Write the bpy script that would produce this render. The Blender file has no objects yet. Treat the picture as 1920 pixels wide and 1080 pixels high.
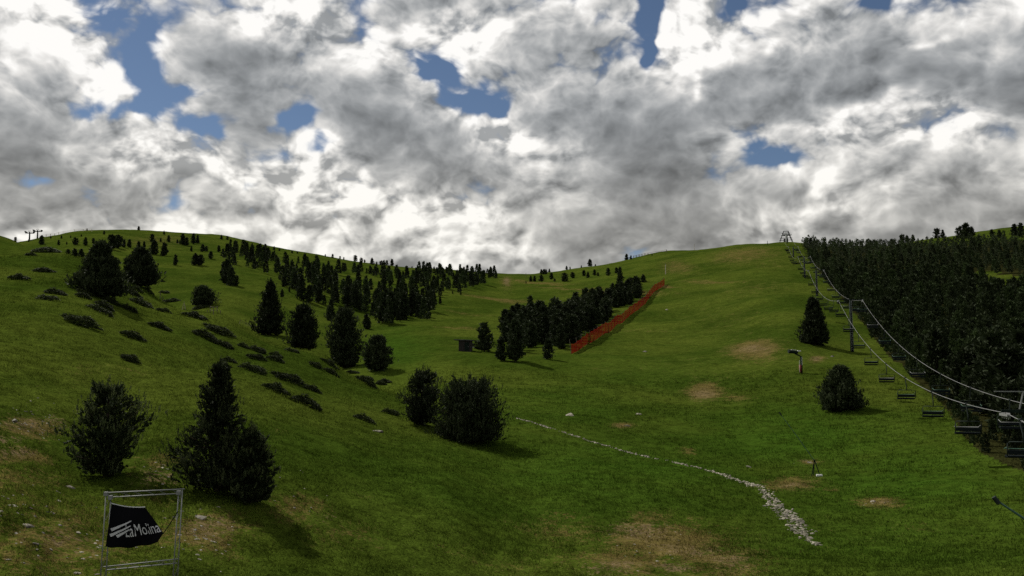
import bpy, bmesh, math, random
import numpy as np
from mathutils import Vector, Matrix, Euler

R = math.radians
SC = bpy.context.scene
COL = SC.collection
rng = np.random.default_rng(7)
random.seed(7)

# ------------------------------------------------------------------ camera
FPX, HOR, CZ = 1663.0, 700.0, 8.5
PITCH = math.atan((HOR - 540.0) / FPX)
cam_d = bpy.data.cameras.new('camera')
cam = bpy.data.objects.new('camera', cam_d)
COL.objects.link(cam)
cam_d.sensor_width = 36.0
cam_d.lens = FPX / 1920.0 * 36.0
cam_d.clip_start = 0.1
cam_d.clip_end = 6000.0
cam.location = (0, 0, CZ)
cam.rotation_euler = (math.pi / 2 + PITCH, 0, 0)
SC.camera = cam

# ------------------------------------------------------------------ light
SUN_AZ, SUN_EL = R(-50.0), R(48.0)
SUNV = Vector((math.sin(SUN_AZ) * math.cos(SUN_EL), math.cos(SUN_AZ) * math.cos(SUN_EL), math.sin(SUN_EL)))
sun_d = bpy.data.lights.new('sun', 'SUN')
sun_d.energy = 5.0
sun_d.angle = R(0.53)
sun_d.color = (1.0, 0.95, 0.86)
sun = bpy.data.objects.new('sun', sun_d)
COL.objects.link(sun)
sun.rotation_euler = (-SUNV).to_track_quat('-Z', 'Y').to_euler()
sun.location = (0, 0, 200)

SC.view_settings.view_transform = 'Standard'
SC.view_settings.look = 'None'
SC.view_settings.exposure = 0.0
SC.view_settings.gamma = 1.0
SC.view_settings.use_curve_mapping = False
SC.cycles.use_denoising = False
SC.cycles.max_bounces = 6
SC.cycles.diffuse_bounces = 3
SC.cycles.transparent_max_bounces = 8


def ray(u, v):
    cp, sp = math.cos(PITCH), math.sin(PITCH)
    a, b = (u - 960.0), (540.0 - v)
    d = np.array([a, FPX * cp - b * sp, FPX * sp + b * cp])
    return d / np.linalg.norm(d)


# ------------------------------------------------------------------ node helpers
class NT:
    def __init__(self, tree):
        self.t = tree

    def n(self, typ, ins=None, **props):
        nd = self.t.nodes.new(typ)
        for k, v in props.items():
            setattr(nd, k, v)
        for k, v in (ins or {}).items():
            s = nd.inputs[k]
            if hasattr(v, 'is_output') or isinstance(v, bpy.types.NodeSocket):
                self.t.links.new(v, s)
            else:
                s.default_value = v
        return nd

    def math(self, op, a, b=None, c=None, clamp=False):
        ins = {0: a}
        if b is not None:
            ins[1] = b
        if c is not None:
            ins[2] = c
        nd = self.n('ShaderNodeMath', ins, operation=op)
        nd.use_clamp = clamp
        return nd.outputs[0]

    def vmath(self, op, a, b=None, scale=None):
        ins = {0: a}
        if b is not None:
            ins[1] = b
        nd = self.n('ShaderNodeVectorMath', ins, operation=op)
        if scale is not None:
            nd.inputs['Scale'].default_value = scale
        return nd.outputs['Value'] if op in ('DOT_PRODUCT', 'LENGTH', 'DISTANCE') else nd.outputs[0]

    def ss(self, x, a, b, lo=0.0, hi=1.0):
        nd = self.n('ShaderNodeMapRange', {'Value': x, 'From Min': a, 'From Max': b, 'To Min': lo, 'To Max': hi},
                    interpolation_type='SMOOTHSTEP')
        return nd.outputs[0]

    def mix(self, f, a, b, blend='MIX'):
        nd = self.n('ShaderNodeMix', {}, data_type='RGBA', blend_type=blend)
        for s, v in ((nd.inputs[0], f), (nd.inputs[6], a), (nd.inputs[7], b)):
            if isinstance(v, bpy.types.NodeSocket):
                self.t.links.new(v, s)
            else:
                s.default_value = v
        return nd.outputs[2]

    def noise(self, vec, scale, detail=4.0, rough=0.5, dim='3D', lac=2.0, dist=0.0):
        nd = self.n('ShaderNodeTexNoise', {'Vector': vec, 'Scale': scale, 'Detail': detail, 'Roughness': rough,
                                           'Lacunarity': lac, 'Distortion': dist}, noise_dimensions=dim)
        return nd.outputs

    def link(self, a, b):
        self.t.links.new(a, b)


def c4(r, g, b):
    return (r, g, b, 1.0)


# ------------------------------------------------------------------ world: sky with broken cumulus
W = bpy.data.worlds.new('World')
SC.world = W
W.use_nodes = True
wt = W.node_tree
wt.nodes.clear()
N = NT(wt)

GAPS = [(185, 10, 48, 42, 0.85), (250, 115, 42, 60, 0.95), (215, 190, 55, 30, 0.85), (385, 248, 50, 20, 0.8),
        (545, 215, 50, 28, 1.05), (612, 275, 36, 24, 1.0), (848, 140, 58, 40, 1.15), (905, 190, 54, 28, 1.15),
        (1208, 15, 30, 45, 1.0), (1222, 90, 15, 34, 0.9), (1480, 290, 50, 26, 0.95), (1375, 20, 18, 14, 0.6),
        (40, 362, 44, 20, 0.8), (310, 405, 28, 26, 0.5), (482, 370, 14, 46, 0.6), (325, 185, 26, 14, 0.5),
        (1640, 15, 50, 12, 0.5), (1285, 378, 20, 12, 0.6)]
DEEP = [(50, 235, 120, 95, 1.1), (740, 225, 105, 85, 1.0), (810, 300, 110, 45, 0.6), (420, 130, 90, 65, 0.75),
        (600, 160, 80, 60, 0.5), (1150, 340, 160, 90, 1.0), (1260, 230, 140, 70, 0.75), (1090, 160, 120, 60, 0.5),
        (1500, 140, 230, 55, 0.95), (1790, 115, 180, 60, 1.0), (1860, 345, 110, 62, 1.05), (1640, 320, 90, 50, 0.6),
        (1110, 430, 200, 35, 0.8), (1480, 360, 120, 22, 0.5), (620, 440, 300, 22, 0.3), (780, 15, 90, 30, 0.6),
        (230, 320, 70, 30, 0.4), (530, 100, 60, 40, 0.4)]
BRIGHT = [(110, 40, 90, 50, 0.9), (205, 130, 26, 50, 0.8), (560, 30, 110, 40, 0.6), (860, 50, 110, 50, 0.9), (1010, 290, 80, 50, 0.8),
          (1310, 60, 80, 60, 1.0), (830, 395, 140, 40, 0.9), (330, 300, 130, 40, 0.9), (560, 320, 60, 60, 0.7),
          (900, 235, 50, 30, 0.8), (1380, 280, 80, 50, 0.5), (1560, 410, 200, 32, 0.6), (900, 480, 150, 30, 0.6),
          (350, 440, 300, 40, 0.5), (1600, 225, 140, 30, 0.5), (640, 350, 120, 40, 0.6), (1720, 230, 130, 50, 1.0), (480, 60, 80, 40, 0.5), (700, 110, 60, 30, 0.5), (130, 300, 60, 30, 0.5)]


def blob_sum(N, vec, blobs):
    """sum of soft directional lobes (where a gap or a deep cloud stands in the sky)"""
    out = None
    for (u, v, ru, rv, amp) in blobs:
        d = ray(u, v)
        rx = np.array([d[1], -d[0], 0.0]); rx /= np.linalg.norm(rx)
        up = np.cross(rx, d)
        qa = N.vmath('DOT_PRODUCT', vec, tuple(rx * FPX / ru))
        qb = N.vmath('DOT_PRODUCT', vec, tuple(up * FPX / rv))
        q = N.math('MULTIPLY_ADD', qa, qa, N.math('MULTIPLY', qb, qb))
        g = N.math('POWER', 0.36788, q)
        out = N.math('MULTIPLY', g, amp) if out is None else N.math('MULTIPLY_ADD', g, amp, out)
    return out


def cloud_group(name, detail, puffs):
    """how dense the cloud is along a direction"""
    grp = bpy.data.node_groups.new(name, 'ShaderNodeTree')
    grp.interface.new_socket('Vector', in_out='INPUT', socket_type='NodeSocketVector')
    grp.interface.new_socket('Layout', in_out='INPUT', socket_type='NodeSocketFloat')
    grp.interface.new_socket('Density', in_out='OUTPUT', socket_type='NodeSocketFloat')
    G = NT(grp)
    gi = grp.nodes.new('NodeGroupInput')
    go = grp.nodes.new('NodeGroupOutput')
    fl = G.vmath('MULTIPLY', gi.outputs[0], (1.0, 1.0, 1.35))
    w = G.vmath('SUBTRACT', G.noise(fl, 9.0, 1.0 if not puffs else 3.0, 0.6)['Color'], (0.5, 0.5, 0.5))
    pv = G.vmath('ADD', fl, G.vmath('SCALE', w, scale=0.06))
    fb = G.noise(pv, 6.5, detail, 0.60 if puffs else 0.55)['Fac']
    d = G.math('MULTIPLY_ADD', fb, 2.3, G.math('ADD', gi.outputs[1], CLOUD_BASE - 1.15))
    if puffs:
        vo = G.n('ShaderNodeTexVoronoi', {'Vector': pv, 'Scale': 14.0, 'Detail': 3.0, 'Roughness': 0.5, 'Lacunarity': 2.2},
                 feature='F1', voronoi_dimensions='3D')
        d = G.math('MULTIPLY_ADD', vo.outputs['Distance'], -1.25, G.math('ADD', d, 0.56))
    G.link(d, go.inputs[0])
    return grp


CLOUD_BASE = 1.02
TAU_K = 0.45
g_fine, g_soft = cloud_group('cloud_fine', 7.0, True), cloud_group('cloud_soft', 2.0, False)
tc = wt.nodes.new('ShaderNodeTexCoord')
dirv = N.vmath('NORMALIZE', tc.outputs['Generated'])


def layout(off):
    v = dirv if off == 0 else N.vmath('ADD', dirv, tuple(SUNV * off))
    w = N.vmath('SUBTRACT', N.noise(v, 10.0, 3.0, 0.6)['Color'], (0.5, 0.5, 0.5))
    bv = N.vmath('ADD', v, N.vmath('SCALE', w, scale=0.085))
    d = N.math('MULTIPLY', blob_sum(N, bv, [(u, v_, a * 0.82, b * 0.82, c) for (u, v_, a, b, c) in GAPS]), -1.2)
    br = blob_sum(N, bv, BRIGHT) if off == 0 else None
    d = N.math('MULTIPLY_ADD', blob_sum(N, bv, DEEP), 0.9, d)
    return (N.math('MULTIPLY_ADD', br, 0.22, d), br) if off == 0 else d


def cloud(grp, off, lay):
    nd = wt.nodes.new('ShaderNodeGroup')
    nd.node_tree = grp
    v = dirv if off == 0 else N.vmath('ADD', dirv, tuple(SUNV * off))
    wt.links.new(v, nd.inputs[0])
    wt.links.new(lay, nd.inputs[1])
    return nd.outputs[0]


(lay0, bright), lay1 = layout(0), layout(0.07)
d0 = cloud(g_fine, 0, lay0)
d1 = cloud(g_fine, 0.015, lay0)
d2 = cloud(g_soft, 0.060, lay1)
d3 = cloud(g_soft, 0.120, lay1)
pos_ = lambda x: N.math('MAXIMUM', x, 0.0)
elev = N.n('ShaderNodeSeparateXYZ', {0: dirv}).outputs[2]
alpha = N.ss(N.math('MULTIPLY_ADD', N.ss(elev, 0.12, 0.27, 1.0, 0.0), 0.45, d0), -0.26, 0.40)
# light reaching the cloud: what stands between it and the sun dims it
tau = N.math('MULTIPLY', pos_(d1), 0.9)
tau = N.math('MULTIPLY_ADD', pos_(d2), 1.0, tau)
tau = N.math('MULTIPLY_ADD', pos_(d3), 0.9, tau)
tau = N.math('MULTIPLY_ADD', pos_(d0), 0.45, tau)
tau = N.math('MULTIPLY', tau, N.ss(bright, 0.0, 1.0, 1.0, 0.30))
lum = N.math('MULTIPLY_ADD', N.math('POWER', 0.36788, N.math('MULTIPLY', tau, TAU_K)), 1.36, 0.125)
lum = N.n('ShaderNodeMath', {0: lum, 1: 0.86, 2: 0.35}, operation='SMOOTH_MIN').outputs[0]
rel = N.math('ADD', N.math('MULTIPLY', N.math('SUBTRACT', d0, d1), 1.15), N.math('MULTIPLY', N.math('SUBTRACT', d0, d2), 0.10))
rel = N.math('MULTIPLY', rel, N.math('MULTIPLY_ADD', lum, 1.5, 0.05))
lum = N.math('MULTIPLY', lum, N.math('MAXIMUM', N.math('ADD', rel, 1.06), 0.45))
lum = N.math('MINIMUM', lum, 1.0)
tk = N.ss(lum, 0.15, 0.8, 1.0, 0.0)
tint = N.mix(tk, c4(1.0, 0.985, 0.955), c4(0.90, 0.955, 1.0))
low = N.ss(elev, 0.14, 0.30, 1.0, 0.0)
tint = N.mix(N.math('MULTIPLY', low, 0.7), tint, c4(1.0, 0.975, 0.90))
ccol = N.vmath('SCALE', tint)
wt.links.new(N.math('MULTIPLY', lum, 1.0 / 0.06), ccol.node.inputs['Scale'])
sky = N.n('ShaderNodeTexSky', {}, sky_type='NISHITA')
sky.sun_disc = False
sky.sun_elevation = SUN_EL
sky.sun_rotation = SUN_AZ % (2 * math.pi)
sky.altitude = 2000.0
sky.air_density = 1.0
sky.dust_density = 0.6
sky.ozone_density = 1.6
mixed = N.mix(alpha, sky.outputs[0], ccol)
bg = N.n('ShaderNodeBackground', {'Color': mixed, 'Strength': 0.06})
wo = wt.nodes.new('ShaderNodeOutputWorld')
wt.links.new(bg.outputs[0], wo.inputs[0])
W.cycles.sampling_method = 'MANUAL'
W.cycles.sample_map_resolution = 512


# ------------------------------------------------------------------ materials
def newmat(name):
    m = bpy.data.materials.new(name)
    m.use_nodes = True
    m.node_tree.nodes.clear()
    n = NT(m.node_tree)
    out = m.node_tree.nodes.new('ShaderNodeOutputMaterial')
    return m, n, out


def plain(name, col, rough=0.7, metal=0.0, var=0.25, scale=6.0, bump=0.0):
    m, n, out = newmat(name)
    t = m.node_tree.nodes.new('ShaderNodeTexCoord')
    f = n.noise(t.outputs['Object'], scale, 5.0, 0.6)['Fac']
    k = n.n('ShaderNodeMapRange', {'Value': f, 'From Min': 0.3, 'From Max': 0.7, 'To Min': 1 - var, 'To Max': 1 + var}).outputs[0]
    cs = n.vmath('SCALE', col[:3])
    m.node_tree.links.new(k, cs.node.inputs['Scale'])
    p = n.n('ShaderNodeBsdfPrincipled', {'Base Color': cs, 'Roughness': rough, 'Metallic': metal})
    p.inputs['Specular IOR Level'].default_value = 0.3 if rough < 0.9 else 0.05
    if bump:
        b = n.n('ShaderNodeBump', {'Height': f, 'Strength': bump, 'Distance': 0.05})
        n.link(b.outputs[0], p.inputs['Normal'])
    n.link(p.outputs[0], out.inputs[0])
    return m


def stone_mat():
    m, n, out = newmat('pale_stone')
    oi = m.node_tree.nodes.new('ShaderNodeObjectInfo'); g = m.node_tree.nodes.new('ShaderNodeNewGeometry')
    f = n.noise(g.outputs['Position'], 7.0, 4.0, 0.6)['Fac']
    f2 = n.noise(g.outputs['Position'], 2.6, 1.0, 0.5)['Fac']
    col = n.mix(n.ss(f2, 0.35, 0.65), c4(0.11, 0.095, 0.07), c4(0.24, 0.22, 0.17))
    k = n.math('MULTIPLY', n.ss(f, 0.25, 0.75, 0.6, 1.3), n.n('ShaderNodeMapRange', {'Value': oi.outputs['Random'], 'To Min': 0.5, 'To Max': 1.25}).outputs[0])
    cs = n.vmath('SCALE', col)
    m.node_tree.links.new(k, cs.node.inputs['Scale'])
    b = n.n('ShaderNodeBump', {'Height': f, 'Strength': 0.5, 'Distance': 0.05})
    p = n.n('ShaderNodeBsdfPrincipled', {'Base Color': cs, 'Roughness': 0.9, 'Normal': b.outputs[0]})
    n.link(p.outputs[0], out.inputs[0])
    return m


def grass_colour(n, mt, blades=False):
    """turf colour from world position, dry/dirt/lush fields carried by the mesh"""
    g = mt.node_tree.nodes.new('ShaderNodeNewGeometry')
    pos = g.outputs['Position']
    dry = n.n('ShaderNodeAttribute', {}, attribute_name='dry').outputs['Fac']
    dirt = n.n('ShaderNodeAttribute', {}, attribute_name='dirt').outputs['Fac']
    lush = n.n('ShaderNodeAttribute', {}, attribute_name='lush').outputs['Fac']
    litter = n.n('ShaderNodeAttribute', {}, attribute_name='litter').outputs['Fac']
    a = n.noise(pos, 0.045, 5.0, 0.6)['Fac']
    b = n.noise(pos, 0.35, 5.0, 0.65)['Fac']
    c = n.noise(pos, 2.2, 4.0, 0.7)['Fac']
    col = n.mix(n.ss(a, 0.35, 0.66), c4(0.0228, 0.0375, 0.0042), c4(0.0420, 0.0570, 0.0074))
    col = n.mix(n.math('MULTIPLY', lush, n.ss(b, 0.2, 0.6, 0.6, 1.0)), col, c4(0.0208, 0.0465, 0.0042))
    d1 = n.math('ADD', dry, n.math('MULTIPLY', n.math('SUBTRACT', b, 0.5), 1.1))
    d1 = n.math('ADD', d1, n.math('MULTIPLY', n.math('SUBTRACT', c, 0.5), 1.1))
    cg = n.noise(n.vmath('MULTIPLY', pos, (1.0, 1.0, 0.4)), 6.5, 4.0, 0.75)['Fac']
    d1 = n.math('ADD', d1, n.math('MULTIPLY', n.math('SUBTRACT', cg, 0.5), 1.6))
    col = n.mix(n.ss(d1, 0.36, 0.70, 0.0, 0.92), col, c4(0.078, 0.060, 0.0190))
    cf = n.noise(n.vmath('MULTIPLY', pos, (1.0, 1.0, 0.4)), 5.5, 5.0, 0.75)['Fac']
    e1 = n.math('ADD', dirt, n.math('MULTIPLY', n.math('SUBTRACT', c, 0.5), 1.0))
    e1 = n.math('ADD', e1, n.math('MULTIPLY', n.math('SUBTRACT', cf, 0.5), 2.8))
    e1 = n.math('ADD', e1, n.math('MULTIPLY', n.math('SUBTRACT', b, 0.5), 0.6))
    dcol = n.mix(c, c4(0.064, 0.046, 0.022), c4(0.132, 0.100, 0.052))
    if not blades:
        col = n.mix(n.ss(e1, 0.50, 0.64), col, dcol)
    li = n.math('ADD', litter, n.math('MULTIPLY', n.math('SUBTRACT', b, 0.5), 0.8))
    col = n.mix(n.ss(li, 0.3, 0.7, 0.0, 0.85), col, c4(0.016, 0.014, 0.006))
    fine = n.noise(pos, 9.0, 4.0, 0.75)['Fac']
    mid = n.noise(n.vmath('MULTIPLY', pos, (1.0, 1.0, 2.0)), 1.1, 5.0, 0.7)['Fac']
    k = n.math('ADD', n.math('MULTIPLY', n.ss(fine, 0.30, 0.70), 0.95), n.math('MULTIPLY', n.ss(mid, 0.25, 0.75), 0.75))
    k = n.math('ADD', k, n.math('MULTIPLY', n.ss(b, 0.25, 0.75), 0.35))
    k = n.math('ADD', k, 0.04)
    cs = n.vmath('SCALE', col)
    mt.node_tree.links.new(k, cs.node.inputs['Scale'])
    return cs, pos, fine, mid


m, n, out = newmat('turf')
col, pos, fine, mid = grass_colour(n, m)
h = n.math('ADD', n.math('MULTIPLY', fine, 0.10), n.math('MULTIPLY', mid, 0.45))
bmp = n.n('ShaderNodeBump', {'Height': h, 'Strength': 0.9, 'Distance': 0.5})
p = n.n('ShaderNodeBsdfPrincipled', {'Base Color': col, 'Roughness': 0.95, 'Normal': bmp.outputs[0]})
p.inputs['Specular IOR Level'].default_value = 0.0
n.link(p.outputs[0], out.inputs[0])
M_TURF = m

m, n, out = newmat('grass_blades')
col, pos, fine, mid = grass_colour(n, m, True)
obji = n.noise(pos, 30.0, 1.0, 0.5)['Fac']
cs = n.vmath('SCALE', col)
m.node_tree.links.new(n.ss(obji, 0.3, 0.7, 1.0, 1.75), cs.node.inputs['Scale'])
dif = n.n('ShaderNodeBsdfDiffuse', {'Color': cs})
tr = n.n('ShaderNodeBsdfTranslucent', {'Color': cs})
mx = n.n('ShaderNodeMixShader', {0: 0.45})
n.link(dif.outputs[0], mx.inputs[1]); n.link(tr.outputs[0], mx.inputs[2])
n.link(mx.outputs[0], out.inputs[0])
M_BLADE = m


def foliage(name, c0, c1):
    m, n, out = newmat(name)
    g = m.node_tree.nodes.new('ShaderNodeNewGeometry')
    oi = m.node_tree.nodes.new('ShaderNodeObjectInfo')
    f = n.noise(g.outputs['Position'], 1.6, 4.0, 0.65)['Fac']
    f2 = n.noise(g.outputs['Position'], 9.0, 2.0, 0.6)['Fac']
    k = n.math('ADD', n.math('MULTIPLY', f, 0.6), n.math('MULTIPLY', f2, 0.4))
    col = n.mix(n.ss(k, 0.32, 0.68), c0, c1)
    rv = n.n('ShaderNodeMapRange', {'Value': oi.outputs['Random'], 'To Min': 0.7, 'To Max': 1.3}).outputs[0]
    tone = n.n('ShaderNodeAttribute', {}, attribute_name='tone').outputs['Fac']
    rv = n.math('ADD', rv, tone)
    col = n.mix(n.math('MAXIMUM', tone, 0.0), col, c4(0.018, 0.030, 0.008))
    cs = n.vmath('SCALE', col)
    m.node_tree.links.new(rv, cs.node.inputs['Scale'])
    p = n.n('ShaderNodeBsdfPrincipled', {'Base Color': cs, 'Roughness': 0.75})
    p.inputs['Specular IOR Level'].default_value = 0.10
    tr = n.n('ShaderNodeBsdfTranslucent', {'Color': cs})
    mx = n.n('ShaderNodeMixShader', {0: 0.12})
    n.link(p.outputs[0], mx.inputs[1]); n.link(tr.outputs[0], mx.inputs[2])
    n.link(mx.outputs[0], out.inputs[0])
    return m


M_NEEDLE = foliage('pine_needles', c4(0.010, 0.0155, 0.0055), c4(0.028, 0.039, 0.014))
M_SHOOT = foliage('pine_shoots', c4(0.020, 0.029, 0.011), c4(0.092, 0.112, 0.044))
M_SHOOTD = foliage('pine_shoots_dark', c4(0.010, 0.0155, 0.006), c4(0.040, 0.051, 0.021))
M_JUNI = foliage('juniper_foliage', c4(0.014, 0.021, 0.006), c4(0.040, 0.052, 0.014))
M_BARK = plain('bark', c4(0.045, 0.034, 0.026), 0.9, 0, 0.4, 8.0, 0.4)
M_STONE = stone_mat()
M_STEEL = plain('galvanised_steel', c4(0.19, 0.195, 0.19), 0.6, 0.3, 0.2, 5.0)
M_DARKSTEEL = plain('dark_steel', c4(0.010, 0.016, 0.012), 0.92, 0.0, 0.3, 4.0)
M_ROPE = plain('wire_rope', c4(0.20, 0.20, 0.195), 0.5, 0.3, 0.15, 2.0)
M_CHAIRM = plain('chair_metal', c4(0.022, 0.028, 0.025), 0.92, 0.0, 0.2, 5.0)
M_SEAT = plain('chair_seat', c4(0.010, 0.013, 0.014), 0.92, 0, 0.2, 6.0)
M_GREEN = plain('green_paint', c4(0.035, 0.085, 0.055), 0.55, 0, 0.2, 6.0)
M_WHITE = plain('white_paint', c4(0.62, 0.62, 0.60), 0.5, 0, 0.1, 6.0)
M_RED = plain('red_padding', c4(0.20, 0.022, 0.016), 0.6, 0, 0.2, 4.0)


def net_mat(name, col):
    m, n, out = newmat(name)
    dif = n.n('ShaderNodeBsdfDiffuse', {'Color': col}); tr = n.n('ShaderNodeBsdfTranslucent', {'Color': col})
    mx = n.n('ShaderNodeMixShader', {0: 0.5})
    n.link(dif.outputs[0], mx.inputs[1]); n.link(tr.outputs[0], mx.inputs[2]); n.link(mx.outputs[0], out.inputs[0])
    return m


M_NETR = net_mat('red_net', c4(0.135, 0.004, 0.006))
M_NETO = net_mat('orange_net', c4(0.14, 0.012, 0.006))
M_WOOD = plain('weathered_wood', c4(0.12, 0.10, 0.075), 0.9, 0, 0.35, 8.0)
M_DWOOD = plain('dark_boards', c4(0.020, 0.017, 0.014), 0.85, 0, 0.3, 3.0)
M_ROOF = plain('roof_sheet', c4(0.06, 0.06, 0.06), 0.6, 0.2, 0.2, 3.0)
M_BANNER = plain('black_banner', c4(0.004, 0.004, 0.005), 0.95, 0, 0.2, 3.0)
M_PRINT = plain('white_print', c4(0.46, 0.46, 0.47), 0.8, 0, 0.1, 3.0)
M_YELLOWPOLE = plain('pale_pole', c4(0.42, 0.38, 0.30), 0.7, 0, 0.1, 3.0)


# ------------------------------------------------------------------ mesh helpers
def tag(o, label=None, cat=None, group=None, kind=None):
    if label: o['label'] = label
    if cat: o['category'] = cat
    if group: o['group'] = group
    if kind: o['kind'] = kind
    return o


def empty(name, loc, rz=0.0):
    o = bpy.data.objects.new(name, None)
    o.empty_display_size = 0.2
    COL.objects.link(o)
    o.location = loc
    o.rotation_euler = (0, 0, rz)
    return o


def link(name, me, parent=None):
    o = bpy.data.objects.new(name, me)
    COL.objects.link(o)
    if parent is not None:
        o.parent = parent
    return o


class MB:
    def __init__(self):
        self.v, self.f = [], []

    def add(self, vs, fs):
        k = len(self.v)
        self.v += [tuple(x) for x in vs]
        self.f += [tuple(i + k for i in f) for f in fs]
        return self

    def box(self, c, s, rot=None):
        c = Vector(c)
        vs = []
        for z in (-.5, .5):
            for y in (-.5, .5):
                for x in (-.5, .5):
                    p = Vector((x * s[0], y * s[1], z * s[2]))
                    if rot is not None:
                        p = rot @ p
                    vs.append(c + p)
        return self.add(vs, [(0, 2, 3, 1), (4, 5, 7, 6), (0, 1, 5, 4), (2, 6, 7, 3), (0, 4, 6, 2), (1, 3, 7, 5)])

    def tube(self, pts, r, n=6, r1=None):
        pts = [Vector(p) for p in pts]
        L = len(pts)
        vs = []
        for i, p in enumerate(pts):
            t = (pts[min(i + 1, L - 1)] - pts[max(i - 1, 0)]).normalized()
            a = Vector((0, 0, 1)) if abs(t.z) < 0.9 else Vector((1, 0, 0))
            s = t.cross(a).normalized()
            q = t.cross(s)
            rr = r if r1 is None else r + (r1 - r) * i / (L - 1)
            for k in range(n):
                w = 2 * math.pi * k / n
                vs.append(p + s * math.cos(w) * rr + q * math.sin(w) * rr)
        fs = []
        for i in range(L - 1):
            for k in range(n):
                fs.append((i * n + k, i * n + (k + 1) % n, (i + 1) * n + (k + 1) % n, (i + 1) * n + k))
        fs.append(tuple(range(n))[::-1])
        fs.append(tuple(range((L - 1) * n, L * n)))
        return self.add(vs, fs)

    def disc(self, c, axis, r, w, n=14):
        a = Vector(axis).normalized()
        return self.tube([Vector(c) - a * w / 2, Vector(c) + a * w / 2], r, n)

    def mesh(self, name, mat, smooth=False):
        me = bpy.data.meshes.new(name)
        me.from_pydata(self.v, [], self.f)
        me.materials.append(mat)
        if smooth:
            me.polygons.foreach_set('use_smooth', [True] * len(me.polygons))
        me.update()
        return me

    def build(self, name, mat, parent=None, smooth=False):
        return link(name, self.mesh(name, mat, smooth), parent)


def np_mesh(name, verts, tris, mat, smooth=False):
    """verts (n,3), faces (m,k) numpy arrays"""
    me = bpy.data.meshes.new(name)
    k = tris.shape[1]
    me.vertices.add(len(verts))
    me.vertices.foreach_set('co', np.ascontiguousarray(verts, dtype=np.float32).ravel())
    me.loops.add(tris.size)
    me.loops.foreach_set('vertex_index', np.ascontiguousarray(tris, dtype=np.int32).ravel())
    me.polygons.add(len(tris))
    me.polygons.foreach_set('loop_start', np.arange(0, tris.size, k, dtype=np.int32))
    me.polygons.foreach_set('loop_total', np.full(len(tris), k, dtype=np.int32))
    if smooth:
        me.polygons.foreach_set('use_smooth', np.ones(len(tris), dtype=bool))
    me.materials.append(mat)
    me.update(calc_edges=True)
    me.validate()
    return me


def set_attr(me, name, vals):
    a = me.attributes.new(name, 'FLOAT', 'POINT')
    a.data.foreach_set('value', np.ascontiguousarray(vals, dtype=np.float32))


# ------------------------------------------------------------------ terrain: control points (u, v, distance)
CP = []


def colpts(u, pts):
    for (v, r) in pts:
        CP.append((u, v, r))


# columns across the valley; each pair is image row of the slope and its distance in metres
colpts(-420, [(1080, 22), (940, 27), (790, 38), (700, 50), (600, 72), (520, 110), (430, 190), (560, 330), (500, 620), (560, 1100), (640, 1600)])
colpts(0, [(1250, 17), (1080, 24), (940, 29), (790, 42), (700, 56), (600, 78), (520, 118), (470, 160), (443, 205), (505, 270), (520, 340), (462, 600), (520, 1000), (620, 1600)])
colpts(150, [(1080, 25), (940, 32), (880, 38), (790, 48), (700, 62), (600, 82), (550, 105), (510, 132), (487, 165), (565, 215), (560, 260), (482, 370), (434, 620), (455, 800), (600, 1600)])
colpts(260, [(1250, 18), (1080, 26), (920, 34), (800, 48), (700, 66), (620, 90), (570, 120), (533, 152), (625, 192), (612, 225), (525, 300), (470, 430), (430, 640), (450, 820), (600, 1600)])
colpts(420, [(1080, 27), (930, 35), (800, 50), (720, 68), (650, 100), (588, 142), (655, 172), (640, 195), (575, 235), (520, 320), (470, 470), (442, 650), (462, 820), (600, 1600)])
colpts(600, [(1250, 20), (1080, 29), (900, 43), (800, 60), (740, 85), (665, 132), (706, 155), (690, 178), (640, 205), (580, 270), (520, 380), (479, 650), (500, 820), (620, 1600)])
colpts(720, [(1080, 31), (900, 47), (820, 66), (728, 116), (745, 138), (700, 160), (640, 210), (600, 260), (540, 390), (498, 660), (515, 820), (620, 1600)])
colpts(850, [(1250, 21), (1080, 33), (900, 50), (830, 70), (780, 91), (725, 125), (660, 180), (600, 260), (550, 370), (507, 680), (525, 820), (630, 1600)])
colpts(940, [(1080, 35), (950, 49), (850, 69), (780, 95), (720, 128), (660, 182), (600, 270), (545, 420), (516, 700), (530, 850), (640, 1600)])
colpts(1080, [(1250, 22), (1080, 36), (950, 51), (850, 72), (780, 98), (720, 133), (662, 180), (600, 262), (545, 390), (503, 640), (530, 850), (640, 1600)])
colpts(1250, [(1080, 37), (960, 51), (860, 74), (780, 104), (720, 140), (660, 186), (600, 250), (535, 350), (508, 430), (471, 600), (500, 800), (630, 1600)])
colpts(1380, [(1080, 37.5), (960, 53), (870, 74), (790, 103), (720, 138), (660, 178), (600, 232), (540, 310), (490, 420), (460, 540), (500, 750), (620, 1600)])
colpts(1480, [(1250, 23), (1080, 38), (960, 54), (880, 72), (800, 98), (740, 124), (680, 156), (620, 196), (560, 262), (500, 380), (455, 500), (490, 700), (620, 1600)])
colpts(1600, [(1080, 38), (960, 55), (860, 80), (760, 116), (655, 178), (600, 228), (540, 312), (490, 430), (464, 560), (480, 700), (610, 1600)])
colpts(1750, [(1080, 38), (950, 57), (850, 84), (780, 110), (700, 150), (600, 228), (520, 350), (448, 600), (470, 800), (600, 1600)])
colpts(1920, [(1250, 24), (1080, 38), (950, 57), (860, 80), (780, 108), (700, 150), (600, 228), (520, 345), (424, 620), (450, 850), (590, 1600)])
colpts(2350, [(1080, 38), (940, 58), (780, 105), (690, 150), (590, 228), (500, 345), (400, 620), (430, 900), (570, 1600)])

KPHI = 6.0
P, TE = [], []
for (u, v, r) in CP:
    d = ray(u, v)
    P.append((math.atan2(d[0], d[1]) * KPHI, math.log(r)))
    TE.append(d[2] / math.hypot(d[0], d[1]))
P = np.array(P); TE = np.array(TE)


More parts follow.
